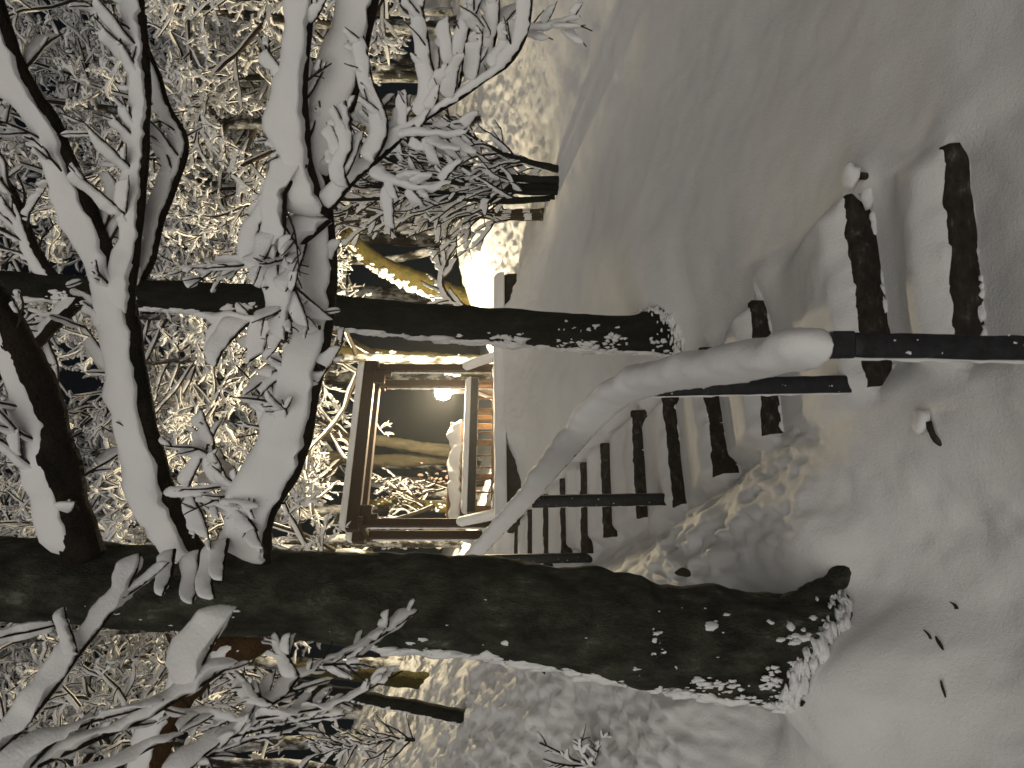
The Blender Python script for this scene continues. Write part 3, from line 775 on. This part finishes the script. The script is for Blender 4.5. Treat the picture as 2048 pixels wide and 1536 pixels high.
# ---- the near branches hanging in from the left
HB = Tree('overhanging_branch', P(420, 1600, 2.0), 'pale snow loaded branch reaching in close to the camera before the trunk', 'branch')
HB.limb([(340, 1590), (385, 1536), (430, 1495), (459, 1469), (499, 1443), (544, 1409), (578, 1384), (598, 1353), (640, 1330), (686, 1310), (743, 1282), (797, 1250), (836, 1222)], 2.0, 2.25, 5, 1.6, 15, 46, twigs=(7, 60, 2, 9, 30, 0), ls=8)
for pts, w, h in (([(499, 1443), (442, 1426), (385, 1421), (330, 1424)], 14, 46), ([(598, 1353), (578, 1318), (566, 1290), (555, 1262)], 9, 26), ([(510, 1438), (550, 1432), (605, 1424), (663, 1412), (726, 1384), (805, 1341)], 16, 48),
                  ([(440, 1482), (495, 1466), (560, 1452), (620, 1438), (690, 1430)], 12, 32), ([(395, 1528), (440, 1505), (500, 1482), (560, 1470), (625, 1448)], 12, 32), ([(544, 1409), (520, 1395), (500, 1370), (480, 1350)], 10, 40), ([(640, 1330), (690, 1328), (730, 1330)], 9, 26)):
    HB.limb(pts, 2.05, 2.1, 2.8, 1.5, w, h, twigs=(5, 45, 1.6, 7, 24, 0), ls=9)
HB.limb([(20, 1560), (100, 1520), (200, 1476), (301, 1432), (369, 1392), (426, 1355), (477, 1324)], 1.9, 2.0, 6, 2, 32, 84, twigs=(5, 50, 2, 8, 26, 0), ls=6)
HB.limb([(385, 1385), (405, 1335), (430, 1285), (448, 1248), (464, 1213)], 1.97, 2.0, 3, 1.5, 28, 88, ls=6)
HB.limb([(50, 1600), (57, 1536), (92, 1500), (122, 1472), (190, 1440), (260, 1425), (330, 1400)], 1.85, 1.9, 5, 2, 28, 66, ls=6)
HB.limb([(150, 1620), (230, 1540), (300, 1500), (370, 1470)], 1.85, 1.9, 5, 2, 28, 70, ls=6)
HB.limb([(-40, 1545), (0, 1503), (43, 1460), (99, 1390), (153, 1316), (190, 1270), (227, 1222), (255, 1180), (273, 1143), (280, 1108)], 2.1, 2.3, 5, 2, 17, 46, ls=7)
HB.limb([(155, 1312), (145, 1275), (132, 1240), (128, 1215)], 2.15, 2.2, 2.5, 1.5, 12, 30)
HB.limb([(248, 1195), (275, 1178), (305, 1155), (338, 1126)], 2.25, 2.3, 2.5, 1.5, 10, 28)
HB.limb([(-60, 1300), (0, 1275), (60, 1262), (110, 1250)], 2.3, 2.4, 3, 2, 20, 44)

# ------------------------------------------------------------------ second trunk
T2 = Tree('slim_tree', P(1310, 665, 6.45), 'dark straight trunk right of the handrail, snow rimed along its left side')
rows = [np.append(P(x, y, 6.45), r * 6.45 / F) for x, y, r in ((-200, 560, 24), (0, 568, 26), (150, 578, 28), (300, 589, 30), (450, 598, 32), (600, 612, 33), (750, 632, 34), (900, 645, 35), (1000, 652, 36), (1100, 660, 36), (1200, 667, 37), (1260, 668, 38), (1300, 664, 43), (1335, 658, 54), (1375, 652, 66), (1460, 648, 74))]
T2R = smooth_path(rows, .04)
mb = MB(); tube(mb, T2R[:, :3], T2R[:, 3], 28, rough=.06, nscale=5)
trunk_snow(mb, T2R, math.pi * 1.01, 1700, .009, .024, .10, .93, 9, .15, 1.7, -.6)
trunk_snow(mb, T2R, math.pi * 1.25, 420, .005, .018, .1, .95, 10, .3, 1.3, .35, 3.5)
trunk_snow(mb, T2R, math.pi * 1.3, 160, .005, .014, .80, .93, 15, .5, .9, .2, 6.0)
drift_ring(mb, T2R[-30:], -2.2, 200, .010, .030, 21, 180, 385)
t2 = mb.build('trunk', [M_BARK2, M_SNOW], T2.root, loc=T2.o)
T2.limb([(180, 578), (120, 640), (60, 700), (0, 750), (-80, 800)], 6.45, 6.0, 14, 8, 14, 26, twigs=(8, 110, 2, 6, 18, 1))
T2.limb([(120, 575), (70, 500), (40, 420), (0, 340), (-40, 260)], 6.45, 6.2, 12, 7, 14, 26, twigs=(8, 110, 2, 6, 18, 1))

# ------------------------------------------------------------------ background trees
def gen_tree(seed, H, r0, stems=1, limbs=13, limb_len=2.4, clear=.25, spread=.35, sub=7, sub2=6, sub3=2, snow=.030, droop=0.0, lean=(0, 0), snowh=None):
    rng = random.Random(seed); tk, br, sn = MB(), MB(), MB()
    snowh = snowh or snow * 1.7
    def path(p, d, L, m, wob, up):
        pts = [np.array(p)]; d = np.array(d, float); d /= np.linalg.norm(d)
        for _ in range(m):
            d = d + np.array([rng.gauss(0, 1), rng.gauss(0, 1), rng.gauss(0, 1)]) * wob + np.array([0, 0, up])
            d /= np.linalg.norm(d); pts.append(pts[-1] + d * L / m)
        return np.array(pts)
    def branch(p, d, L, r, lv):
        m = (9, 7, 5, 3)[lv]
        q = path(p, d, L, m, (.16, .2, .24, .3)[lv], (.03, .0, -.03, -.02)[lv] - droop * (.05 if lv else .02))
        rr = r * np.linspace(1, .35, m + 1)
        tube(br, q, np.maximum(rr, .004), (6, 5, 3, 3)[lv], cap=False)
        sw = snow * (1.5, 1.2, 1.0, .85)[lv]; sh = snowh * (1.4, 1.2, 1.0, .8)[lv]
        snow_strip(sn, q, np.maximum(sw, rr * 1.05), sh, rr, (7, 6, 5, 5)[lv], lump=.35, ls=3.5, seed=rng.random() * 90, gaps=.1, fine=False)
        if lv == 3: return
        cnt = (sub, sub2, sub3)[lv]
        for i in range(cnt):
            t = .22 + .78 * (i + rng.random()) / cnt; j = min(m - 1, int(t * m)); f = t * m - j
            o = q[j] + (q[j + 1] - q[j]) * min(f, 1); tg = q[j + 1] - q[j]; tg = tg / np.linalg.norm(tg)
            rv = np.array([rng.gauss(0, 1), rng.gauss(0, 1), rng.gauss(0, .75)]); rv -= tg * rv.dot(tg); rv /= np.linalg.norm(rv) + 1e-9
            branch(o, tg * rng.uniform(.4, .9) + rv * rng.uniform(.6, 1.0), L * (.46, .46, .42)[lv] * rng.uniform(.65, 1.2) * (1.1 - .5 * t), r * .5, lv + 1)
    for s in range(stems):
        a = 2 * math.pi * (s + rng.random() * .6) / max(1, stems)
        off = np.array([math.cos(a), math.sin(a), 0]) * (.12 if stems > 1 else 0)
        d = np.array([math.cos(a) * spread * (stems > 1) + lean[0], math.sin(a) * spread * (stems > 1) + lean[1], 1.0])
        m = 16; q = path(off - [0, 0, .3], d, H * rng.uniform(.85, 1.05), m, .05, .03)
        rr = r0 * np.linspace(1.15, .3, m + 1); rr[0] *= 1.25
        qq = smooth_path(np.column_stack([q, rr]), .12)
        tube(tk, qq[:, :3], qq[:, 3], 10, rough=.1, nscale=5)
        nl = max(3, limbs // stems)
        for i in range(nl):
            t = clear + (1 - clear) * (i + rng.random()) / nl; j = min(m - 1, int(t * m))
            b = rng.random() * 2 * math.pi
            branch(q[j] + (q[j + 1] - q[j]) * (t * m - j), (math.cos(b), math.sin(b), rng.uniform(.1, .7)), limb_len * rng.uniform(.7, 1.2) * (1.15 - .55 * t), rr[j] * .5, 0)
    return tk, br, sn

def link_tree(name, mbs, bark, label, group, loc, rot, sc, cat='tree'):
    root = thing(name, loc, label, cat, group); root.rotation_euler = (0, 0, rot); root.scale = (sc, sc, sc)
    for mb, nm, mt in zip(mbs, ('trunk', 'branches', 'snow'), (bark, M_TWIG, M_SNOW)):
        mb.build(nm, mt, root)
    return root
def copy_thing(o):
    c = o.copy(); col.objects.link(c)
    for ch in o.children:
        k = ch.copy(); col.objects.link(k); k.parent = c
    return c

SPEC = [dict(seed=21, H=8.5, r0=.11, limbs=17, limb_len=2.8, clear=.30, sub=8, snow=.028, sub3=3), dict(seed=22, H=7.5, r0=.08, stems=2, limbs=18, limb_len=2.5, clear=.28, spread=.22, sub=8, snow=.028, sub3=3),
        dict(seed=23, H=9.5, r0=.13, limbs=18, limb_len=3.1, clear=.34, droop=.6, sub=8, snow=.030, sub3=3), dict(seed=24, H=6.0, r0=.06, stems=3, limbs=18, limb_len=2.0, clear=.12, spread=.35, snow=.028, sub3=3)]
BG = [  # photo y of the trunk, distance, kind, scale, label
    (60, 12.5, 0, 1.0, 'snow covered tree at the upper right edge, nearest of the right hand trees'),
    (250, 13.5, 2, 1.0, 'tall snow covered tree right of the leaning mossy trunk'),
    (400, 15.5, 0, .95, 'snow covered tree standing behind the many stemmed clump'),
    (-120, 10.5, 1, 1.0, 'forked snowy tree cut off by the right edge of the upright view'),
    (150, 17.0, 2, 1.1, 'tall snowy tree farther back on the right slope'),
    (480, 18.0, 1, 1.25, 'twin stemmed snowy tree behind the leaning mossy trunk'),
    (20, 15.0, 3, 1.3, 'spreading many stemmed snowy tree far to the right'),
    (655, 17.5, 0, 1.25, 'tall snowy tree hidden by the slim dark trunk'),
    (725, 15.6, 0, 1.05, 'snowy tree just right of the timber frame'),
    (930, 24.0, 0, 1.9, 'very tall snowy tree far behind the middle of the frame'),
    (1085, 14.5, 0, 1.05, 'snowy tree left of the timber frame behind the thick trunk'),
    (1160, 12.5, 1, 1.1, 'forked snowy tree masked by the thick foreground trunk'),
    (1330, 14.0, 2, 1.0, 'snowy tree on the left bank behind the hanging branch'),
    (1480, 12.5, 0, 1.0, 'snowy tree at the far left of the bank'),
    (1600, 10.5, 1, 1.0, 'snowy tree cut off by the left edge of the upright view'),
    (1000, 20.0, 1, 1.75, 'tall forked snowy tree behind the left half of the frame'),
    (590, 21.0, 2, 1.6, 'tall drooping snowy tree in the dark right of the slim trunk'),
    (1250, 17.5, 0, 1.2, 'tall snowy tree farther back on the left bank'),
    (190, 19.5, 3, 1.9, 'wide many stemmed snowy tree filling the back of the right slope'),
    (60, 21.0, 0, 1.6, 'very tall snowy tree far back above the right slope'),
    (330, 22.0, 2, 1.5, 'very tall snowy tree far behind the leaning mossy trunk'),
    (480, 25.0, 1, 2.1, 'towering forked snowy tree at the back of the woods'),
    (760, 25.0, 0, 2.0, 'towering snowy tree at the back, above the right frame post'),
    (1170, 22.0, 2, 1.7, 'tall drooping snowy tree at the back left of the frame'),
    (1420, 19.0, 0, 1.5, 'tall snowy tree behind the trees of the left bank'),
    (1560, 18.0, 2, 1.4, 'tall snowy tree at the back of the left bank, near the edge'),
    (150, 14.6, 1, 1.0, 'forked snowy tree in the gap between the two right hand trees'),
]
def crown_base(s): return s
made = {}
for (yy, d, kd, sc, lab) in BG:
    q = P(1024, yy, d); z = gz(q[0], q[1])
    if kd not in made:
        made[kd] = link_tree('snowy_tree', gen_tree(**SPEC[kd]), M_RIMED, lab, 'snow covered trees round the terrace', (q[0], q[1], z), R.uniform(0, 6.28), sc)
    else:
        c = copy_thing(made[kd]); c['label'] = lab
        c.location = (q[0], q[1], z); c.rotation_euler = (0, 0, R.uniform(0, 6.28)); c.scale = (sc, sc, sc)

# ------------------------------------------------------------------ single trees and shrubs of their own
def trunk_tree(name, pts, d0, d1, r0, r1, bark, label, snowline=None, limbs=(), cat='tree', group=None, rough=.12, k=16, leaves=0):
    T = Tree(name, P(pts[-1][0], pts[-1][1], d1), label, cat, group)
    q = trace(pts, d0, d1, r0, r1, .05, .01)
    tl = q[-1].copy(); tl[:3] += (q[-1, :3] - q[-4, :3]) / np.linalg.norm(q[-1, :3] - q[-4, :3]) * .5; q = np.vstack([q, tl])
    mb = MB(); tube(mb, q[:, :3], q[:, 3], k, rough=rough, nscale=7); t = mb.build('trunk', bark, T.root, loc=T.o)
    if snowline is not None:
        mb = MB(); u = snowline
        for i in range(len(q) - 4):
            for _ in range(u[2]):
                a = u[0] + R.gauss(0, u[1])
                c = q[i, :3] + np.array([math.cos(a), math.sin(a), R.uniform(-.2, .3)]) * q[i, 3] * 1.0
                lump(mb, c, q[i, 3] * R.uniform(.12, .34), (1, .8, 1.3), rot=a, rough=.6)
        if len(u) > 3: snow_strip(mb, q[:-2, :3], q[:-2, 3] * .95, q[:-2, 3] * u[3], q[:-2, 3], 10, lump=.25, ls=4, rag=.03)
        mb.build('snow_crust', M_SNOW, t, loc=T.o)
    if leaves:
        mb = MB()
        for _ in range(leaves):
            c = q[R.randrange(len(q) // 3, len(q)), :3] + np.array([R.gauss(0, .16), R.gauss(0, .1), R.uniform(0, .45)])
            lump(mb, c, R.uniform(.018, .042), (1, .6, 1.5), rough=.6, rot=R.uniform(0, 3))
        mb.build('leaves', M_ROSE, T.root, loc=T.o)
    for pp, e0, e1, ra, rb, w, h, tw in limbs: T.limb(pp, e0, e1, ra, rb, w, h, twigs=tw, k=6)
    return T
trunk_tree('mossy_tree', [(640, 430), (690, 470), (740, 515), (800, 548), (860, 572), (910, 595), (950, 608)], 15.6, 16.4, 14, 24, M_MOSS, 'leaning mossy trunk right of the slim dark one, its upper side white with snow',
           (math.pi * 1.0, .5, 3, .55), [([(690, 470), (640, 440), (560, 400), (480, 380)], 15.6, 15, 9, 4, 8, 14, (9, 80, 1.5, 4, 10, 1))])
trunk_tree('mossy_tree', [(520, 690), (600, 700), (700, 708), (780, 716), (850, 722), (905, 728), (935, 730)], 17.0, 17.2, 11, 21, M_MOSS, 'upright mossy green trunk just right of the timber frame',
           (math.pi * 1.2, 1.0, 1), [([(600, 700), (540, 670), (480, 650)], 17, 16.8, 6, 3, 6, 12, (8, 80, 1.4, 4, 10, 1)), ([(760, 712), (720, 690), (690, 672), (655, 660)], 17, 16.6, 7, 4, 6, 8, None)])
trunk_tree('pale_tree', [(560, 868), (650, 873), (740, 880), (800, 888), (850, 896), (880, 900)], 18.2, 18.4, 9, 13, M_PALE, 'pale slender trunk seen through the frame, right one of the pair', None,
           [([(700, 876), (660, 850), (600, 820)], 18.2, 18, 5, 3, 4, 7, (6, 60, 1.2, 3, 7, 1))])
trunk_tree('pale_tree', [(560, 905), (650, 912), (740, 920), (800, 921), (850, 918), (885, 915)], 18.6, 18.8, 10, 14, M_PALE, 'pale slender trunk seen through the frame, left one of the pair', None,
           [([(690, 915), (650, 950), (600, 985)], 18.6, 18.3, 5, 3, 4, 7, (6, 60, 1.2, 3, 7, 1))])
trunk_tree('mossy_shrub', [(700, 1012), (760, 1004), (810, 1006), (860, 1012), (915, 1018)], 17.0, 17.2, 6, 12, M_MOSS, 'mossy bush with rusty snow clotted leaves inside the left frame post', (math.pi * 1.6, .9, 1),
           [([(870, 1012), (820, 1030), (760, 1045), (700, 1050)], 17, 16.8, 5, 3, 4, 5, (4, 50, 1.2, 3, 6, 1)), ([(850, 1010), (810, 985), (770, 972)], 17, 16.8, 4, 2, 4, 5, (3, 40, 1.2, 3, 6, 1))], 'shrub')
trunk_tree('leafy_shrub', [(760, 1000), (820, 985), (880, 975), (930, 970)], 17.5, 17.6, 4, 6, M_LIMB, 'small bush with pinkish withered leaves behind the railing', None,
           [([(900, 975), (850, 960), (800, 955), (750, 960)], 17.5, 17.4, 3, 2, 4, 5, (10, 34, 1.2, 4, 5, 1)), ([(890, 978), (840, 990), (780, 1000)], 17.5, 17.4, 3, 2, 4, 5, (10, 34, 1.2, 4, 5, 1))], 'shrub', leaves=90)
trunk_tree('mossy_tree', [(560, 1090), (700, 1085), (800, 1078), (880, 1075), (930, 1072)], 17.2, 17.4, 12, 20, M_MOSS, 'mossy trunk left of the frame, mostly hidden by the thick trunk', (math.pi * 1.3, .8, 1),
           [([(760, 1082), (720, 1110), (660, 1130)], 17.2, 17, 6, 3, 6, 10, (8, 70, 1.4, 4, 10, 1))])
# clump of stems on the right bank
CL = Tree('stem_clump', P(1112, 372, 9.6), 'clump of dark leaning stems rising from the right bank', 'shrub')
for pts, r0, r1 in (([(1125, 340), (1060, 325), (1000, 305), (940, 270), (890, 230)], 8, 3), ([(1125, 362), (1040, 357), (970, 345), (900, 325), (840, 300), (780, 260)], 9, 4), ([(1120, 375), (1040, 372), (960, 364), (890, 350), (820, 338), (740, 300), (660, 250)], 7, 3),
                    ([(1115, 385), (1040, 383), (960, 372), (880, 362), (790, 350), (700, 330)], 6, 3), ([(1110, 395), (1020, 398), (930, 390), (840, 380), (740, 372), (640, 350)], 5, 3), ([(1100, 398), (1010, 404), (900, 396), (800, 395), (700, 400), (600, 390)], 5, 3)):
    CL.limb(pts, 9.5, 9.3, r0, r1, 9, 12, bark=M_BARK2, twigs=(11, 80, 1.6, 5, 13, 1), name='stem', k=8)
CL2 = Tree('stem_clump', P(1085, 428, 10.2), 'bundle of pale straight stems left of the dark leaning clump', 'shrub')
for pts, r0, r1 in (([(1088, 422), (1000, 424), (900, 422), (800, 424), (700, 426), (600, 430)], 6, 4), ([(1088, 430), (1000, 432), (900, 432), (800, 436), (700, 444), (600, 460)], 5, 3), ([(1088, 437), (1000, 436), (900, 428), (800, 416), (700, 404)], 5, 3)):
    CL2.limb(pts, 10.2, 10.2, r0, r1, 7, 9, bark=M_PALE, twigs=(10, 80, 1.5, 5, 12, 1), name='stem', k=8)
# slim trunks on the left bank
trunk_tree('yellow_tree', [(560, 1338), (640, 1342), (720, 1350), (800, 1358), (880, 1366)], 11.0, 11.2, 11, 17, M_MOSS, 'yellowish lit trunk on the left bank behind the hanging branch', None,
           [([(620, 1340), (560, 1370), (480, 1400)], 11, 10.8, 7, 4, 6, 12, (9, 90, 1.5, 5, 12, 1))])
trunk_tree('slim_tree', [(560, 1360), (640, 1375), (700, 1388), (800, 1408), (900, 1428), (985, 1446)], 8.0, 8.2, 9, 15, M_BARK2, 'thin dark leaning trunk on the left bank', (math.pi * 1.1, .3, 2),
           [([(640, 1375), (590, 1410), (520, 1440), (440, 1450)], 8, 7.8, 6, 3, 7, 14, (9, 90, 1.6, 5, 13, 1))])
# leafless shrub in front of the leaning trunk
SH = Tree('snowy_sapling', P(940, 620, 11.0), 'small snow caked sapling before the leaning mossy trunk', 'sapling')
SH.limb([(960, 618), (915, 606), (895, 588), (885, 560), (895, 520), (915, 490)], 12.2, 12.0, 3, 2, 10, 14, twigs=(8, 40, 1.4, 7, 12, 0))
BU = Tree('snowy_bush', P(880, 1470, 10.0), 'small frosty bush hanging in the dark at the far left', 'shrub')
BU.limb([(860, 1480), (780, 1480), (700, 1490), (640, 1510)], 10, 10, 4, 2, 6, 9, twigs=(18, 60, 1.4, 6, 9, 1))
GR = Tree('snowy_bush', P(1165, 1520, 5.6), 'low dry plant poking out of the snow at the left edge', 'plant')
for pts in ([(1190, 1530), (1150, 1520), (1110, 1500), (1080, 1485)], [(1190, 1530), (1165, 1500), (1160, 1475)], [(1190, 1520), (1200, 1490), (1218, 1465)], [(1185, 1530), (1130, 1530), (1090, 1520)]):
    GR.limb(pts, 5.6, 5.5, 2, 1.2, 5, 9, twigs=(4, 30, 1.2, 4, 8, 0))

# ------------------------------------------------------------------ small things in the snow
def leaf(x, y, d, L, w, ang, label, name='dead_leaf'):
    q = P(x, y, d); g = gz(q[0], q[1], True); c = np.array([q[0], q[1], g])
    mb = MB(); n = 9; V = []
    flat = L < .1; dirv = np.array([math.cos(ang), math.sin(ang), .12]) if flat else np.array([math.cos(ang), .15, math.sin(ang)])
    dirv /= np.linalg.norm(dirv); nv = np.array([0, 0, 1.0]) if flat else np.array([0, 1.0, 0]); sd = np.cross(dirv, nv)
    for side in (-1, 1):
        for i in range(n):
            u = i / (n - 1); ww = w * math.sin(math.pi * (u * .92 + .04)) ** .8
            for v in (-1, -.4, .4, 1):
                V.append(dirv * (u - .15) * L + sd * v * ww + nv * (side * .0025 + .35 * ww * v * v + .1 * L * u * u + (.004 if flat else 0)) + sd * .12 * w * math.sin(9 * u + x))
    V = np.array(V); F_ = []
    for s_ in (0, 1):
        o_ = s_ * n * 4
        for i in range(n - 1):
            for j in range(3):
                f = (o_ + i * 4 + j, o_ + i * 4 + j + 1, o_ + i * 4 + j + 5, o_ + i * 4 + j + 4); F_.append(f if s_ else f[::-1])
    for i in range(n - 1):
        for j in (0, 3): F_.append((i * 4 + j, i * 4 + 4 + j, n * 4 + i * 4 + 4 + j, n * 4 + i * 4 + j))
    mb.add(V + c, F_); o = mb.build(name, M_LEAF, loc=c)
    return tag(o, label, 'leaf', 'withered leaves lying in the snow')
leaf(1545, 1146, 4.75, .11, .028, 1.6, 'withered leaf standing upright in the snow right of the thick trunk')
leaf(1752, 1275, 3.3, .05, .011, 1.1, 'small dark leaf at the trunk foot, uppermost of the group there')
leaf(1770, 1296, 3.25, .06, .010, .7, 'narrow dark leaf at the trunk foot, slanting')
leaf(1765, 1215, 3.3, .055, .013, 1.4, 'broad dark leaf on the snow right of the trunk foot')
leaf(1815, 1390, 3.2, .07, .008, .15, 'thin flat leaf lying left of the trunk foot')
leaf(1150, 1345, 6.6, .13, .03, .5, 'curled leaf hanging at the left edge of the thick trunk')
leaf(1690, 1405, 3.6, .05, .012, 2.2, 'dark leaf beside the left root of the trunk')
leaf(1990, 985, 2.95, .03, .008, .9, 'tiny leaf on the smooth snow nearest the camera')

def stub(x, y, d, label, pts, r, heapr, name='twig_stub'):
    q = P(x, y, d); g = gz(q[0], q[1]); c = np.array([q[0], q[1], g])
    root = thing(name, c, label, 'stub')
    mb = MB(); p = np.array([c + np.array(v) for v in pts]); qq = smooth_path(np.column_stack([p, np.full(len(p), r)]), .015)
    tube(mb, qq[:, :3], qq[:, 3], 8, rough=.25, nscale=20); mb.build('stick', M_STEP, root, loc=root.location)
    mb = MB(); lump(mb, p[-1] + [-.005, .03, heapr * .25], heapr * 1.15, (1.15, 1, .62), rough=.4); lump(mb, p[0] + [-.05, .06, heapr * .1], heapr * 1.2, (1.4, 1, .55), rough=.4)
    mb.build('snow_cap', M_SNOW, root, loc=root.location)
stub(1765, 352, 3.75, 'small stub with a round snow cap right of the second step', [(0, 0, -.05), (0, -.005, .02), (.01, -.01, .045)], .018, .055)
stub(1850, 885, 3.3, 'short dark stick with snow on it left of the front post', [(-.03, 0, -.06), (0, -.01, 0), (.03, -.02, .03), (.09, -.01, .05)], .014, .045)

# ------------------------------------------------------------------ freezing haze round the lamp
def haze():
    m = bpy.data.materials.new('freezing_haze'); m.use_nodes = True; nt = m.node_tree
    for n in list(nt.nodes):
        if n.type == 'BSDF_PRINCIPLED': nt.nodes.remove(n)
    v = nt.nodes.new('ShaderNodeVolumePrincipled'); v.inputs['Color'].default_value = (.93, .94, .96, 1)
    v.inputs['Density'].default_value = HAZE; v.inputs['Anisotropy'].default_value = 0.7
    nt.links.new(v.outputs[0], nt.nodes['Material Output'].inputs['Volume'])
    mb = MB(); obox(mb, (0, 18.0, 8.5), (1, 0, 0), (0, 1, 0), (0, 0, 1), 54, 24, 15.5, bev=.01)
    tag(mb.build('haze', m, smooth=False), 'thin freezing night haze filling the air', 'haze', None, 'stuff')
haze()

# ------------------------------------------------------------------ light, sky, camera
SUN_EL, SUN_AZ = math.radians(22), math.radians(195)
w = bpy.data.worlds.new('World'); scene.world = w; w.use_nodes = True
nt = w.node_tree; bg = nt.nodes['Background']
sky = nt.nodes.new('ShaderNodeTexSky'); sky.sky_type = 'NISHITA'; sky.sun_disc = False
sky.sun_elevation = SUN_EL; sky.sun_rotation = SUN_AZ
nt.links.new(sky.outputs[0], bg.inputs['Color']); bg.inputs['Strength'].default_value = 0.0012
sl = bpy.data.lights.new('sky_glow', 'SUN'); sl.energy = 1.3; sl.angle = math.radians(85); sl.color = (1.0, 0.945, 0.86)
so = bpy.data.objects.new('sky_glow', sl); col.objects.link(so)
d = Vector((math.sin(SUN_AZ) * math.cos(SUN_EL), math.cos(SUN_AZ) * math.cos(SUN_EL), math.sin(SUN_EL)))
so.rotation_euler = d.to_track_quat('Z', 'Y').to_euler()
so.location = d * 30

cam = bpy.data.cameras.new('camera'); co = bpy.data.objects.new('camera', cam); col.objects.link(co)
cam.sensor_width = 36; cam.lens = 36 * F / 2048; cam.clip_end = 500; cam.clip_start = 0.05
from mathutils import Matrix
# the phone lay on its side: picture right is world down, picture up is world right
co.matrix_world = Matrix(((0, 1, 0, 0), (0, 0, -1, 0), (-1, 0, 0, 0), (0, 0, 0, 1)))
cam.dof.use_dof = True; cam.dof.focus_distance = 8.5; cam.dof.aperture_fstop = 7.0
scene.camera = co
scene.view_settings.view_transform = 'Standard'; scene.view_settings.look = 'None'
scene.view_settings.exposure = 0; scene.view_settings.gamma = 1
scene.render.engine = 'CYCLES'
scene.cycles.sample_clamp_indirect = 4.0
scene.cycles.max_bounces = 4; scene.cycles.diffuse_bounces = 2
scene.cycles.use_denoising = True
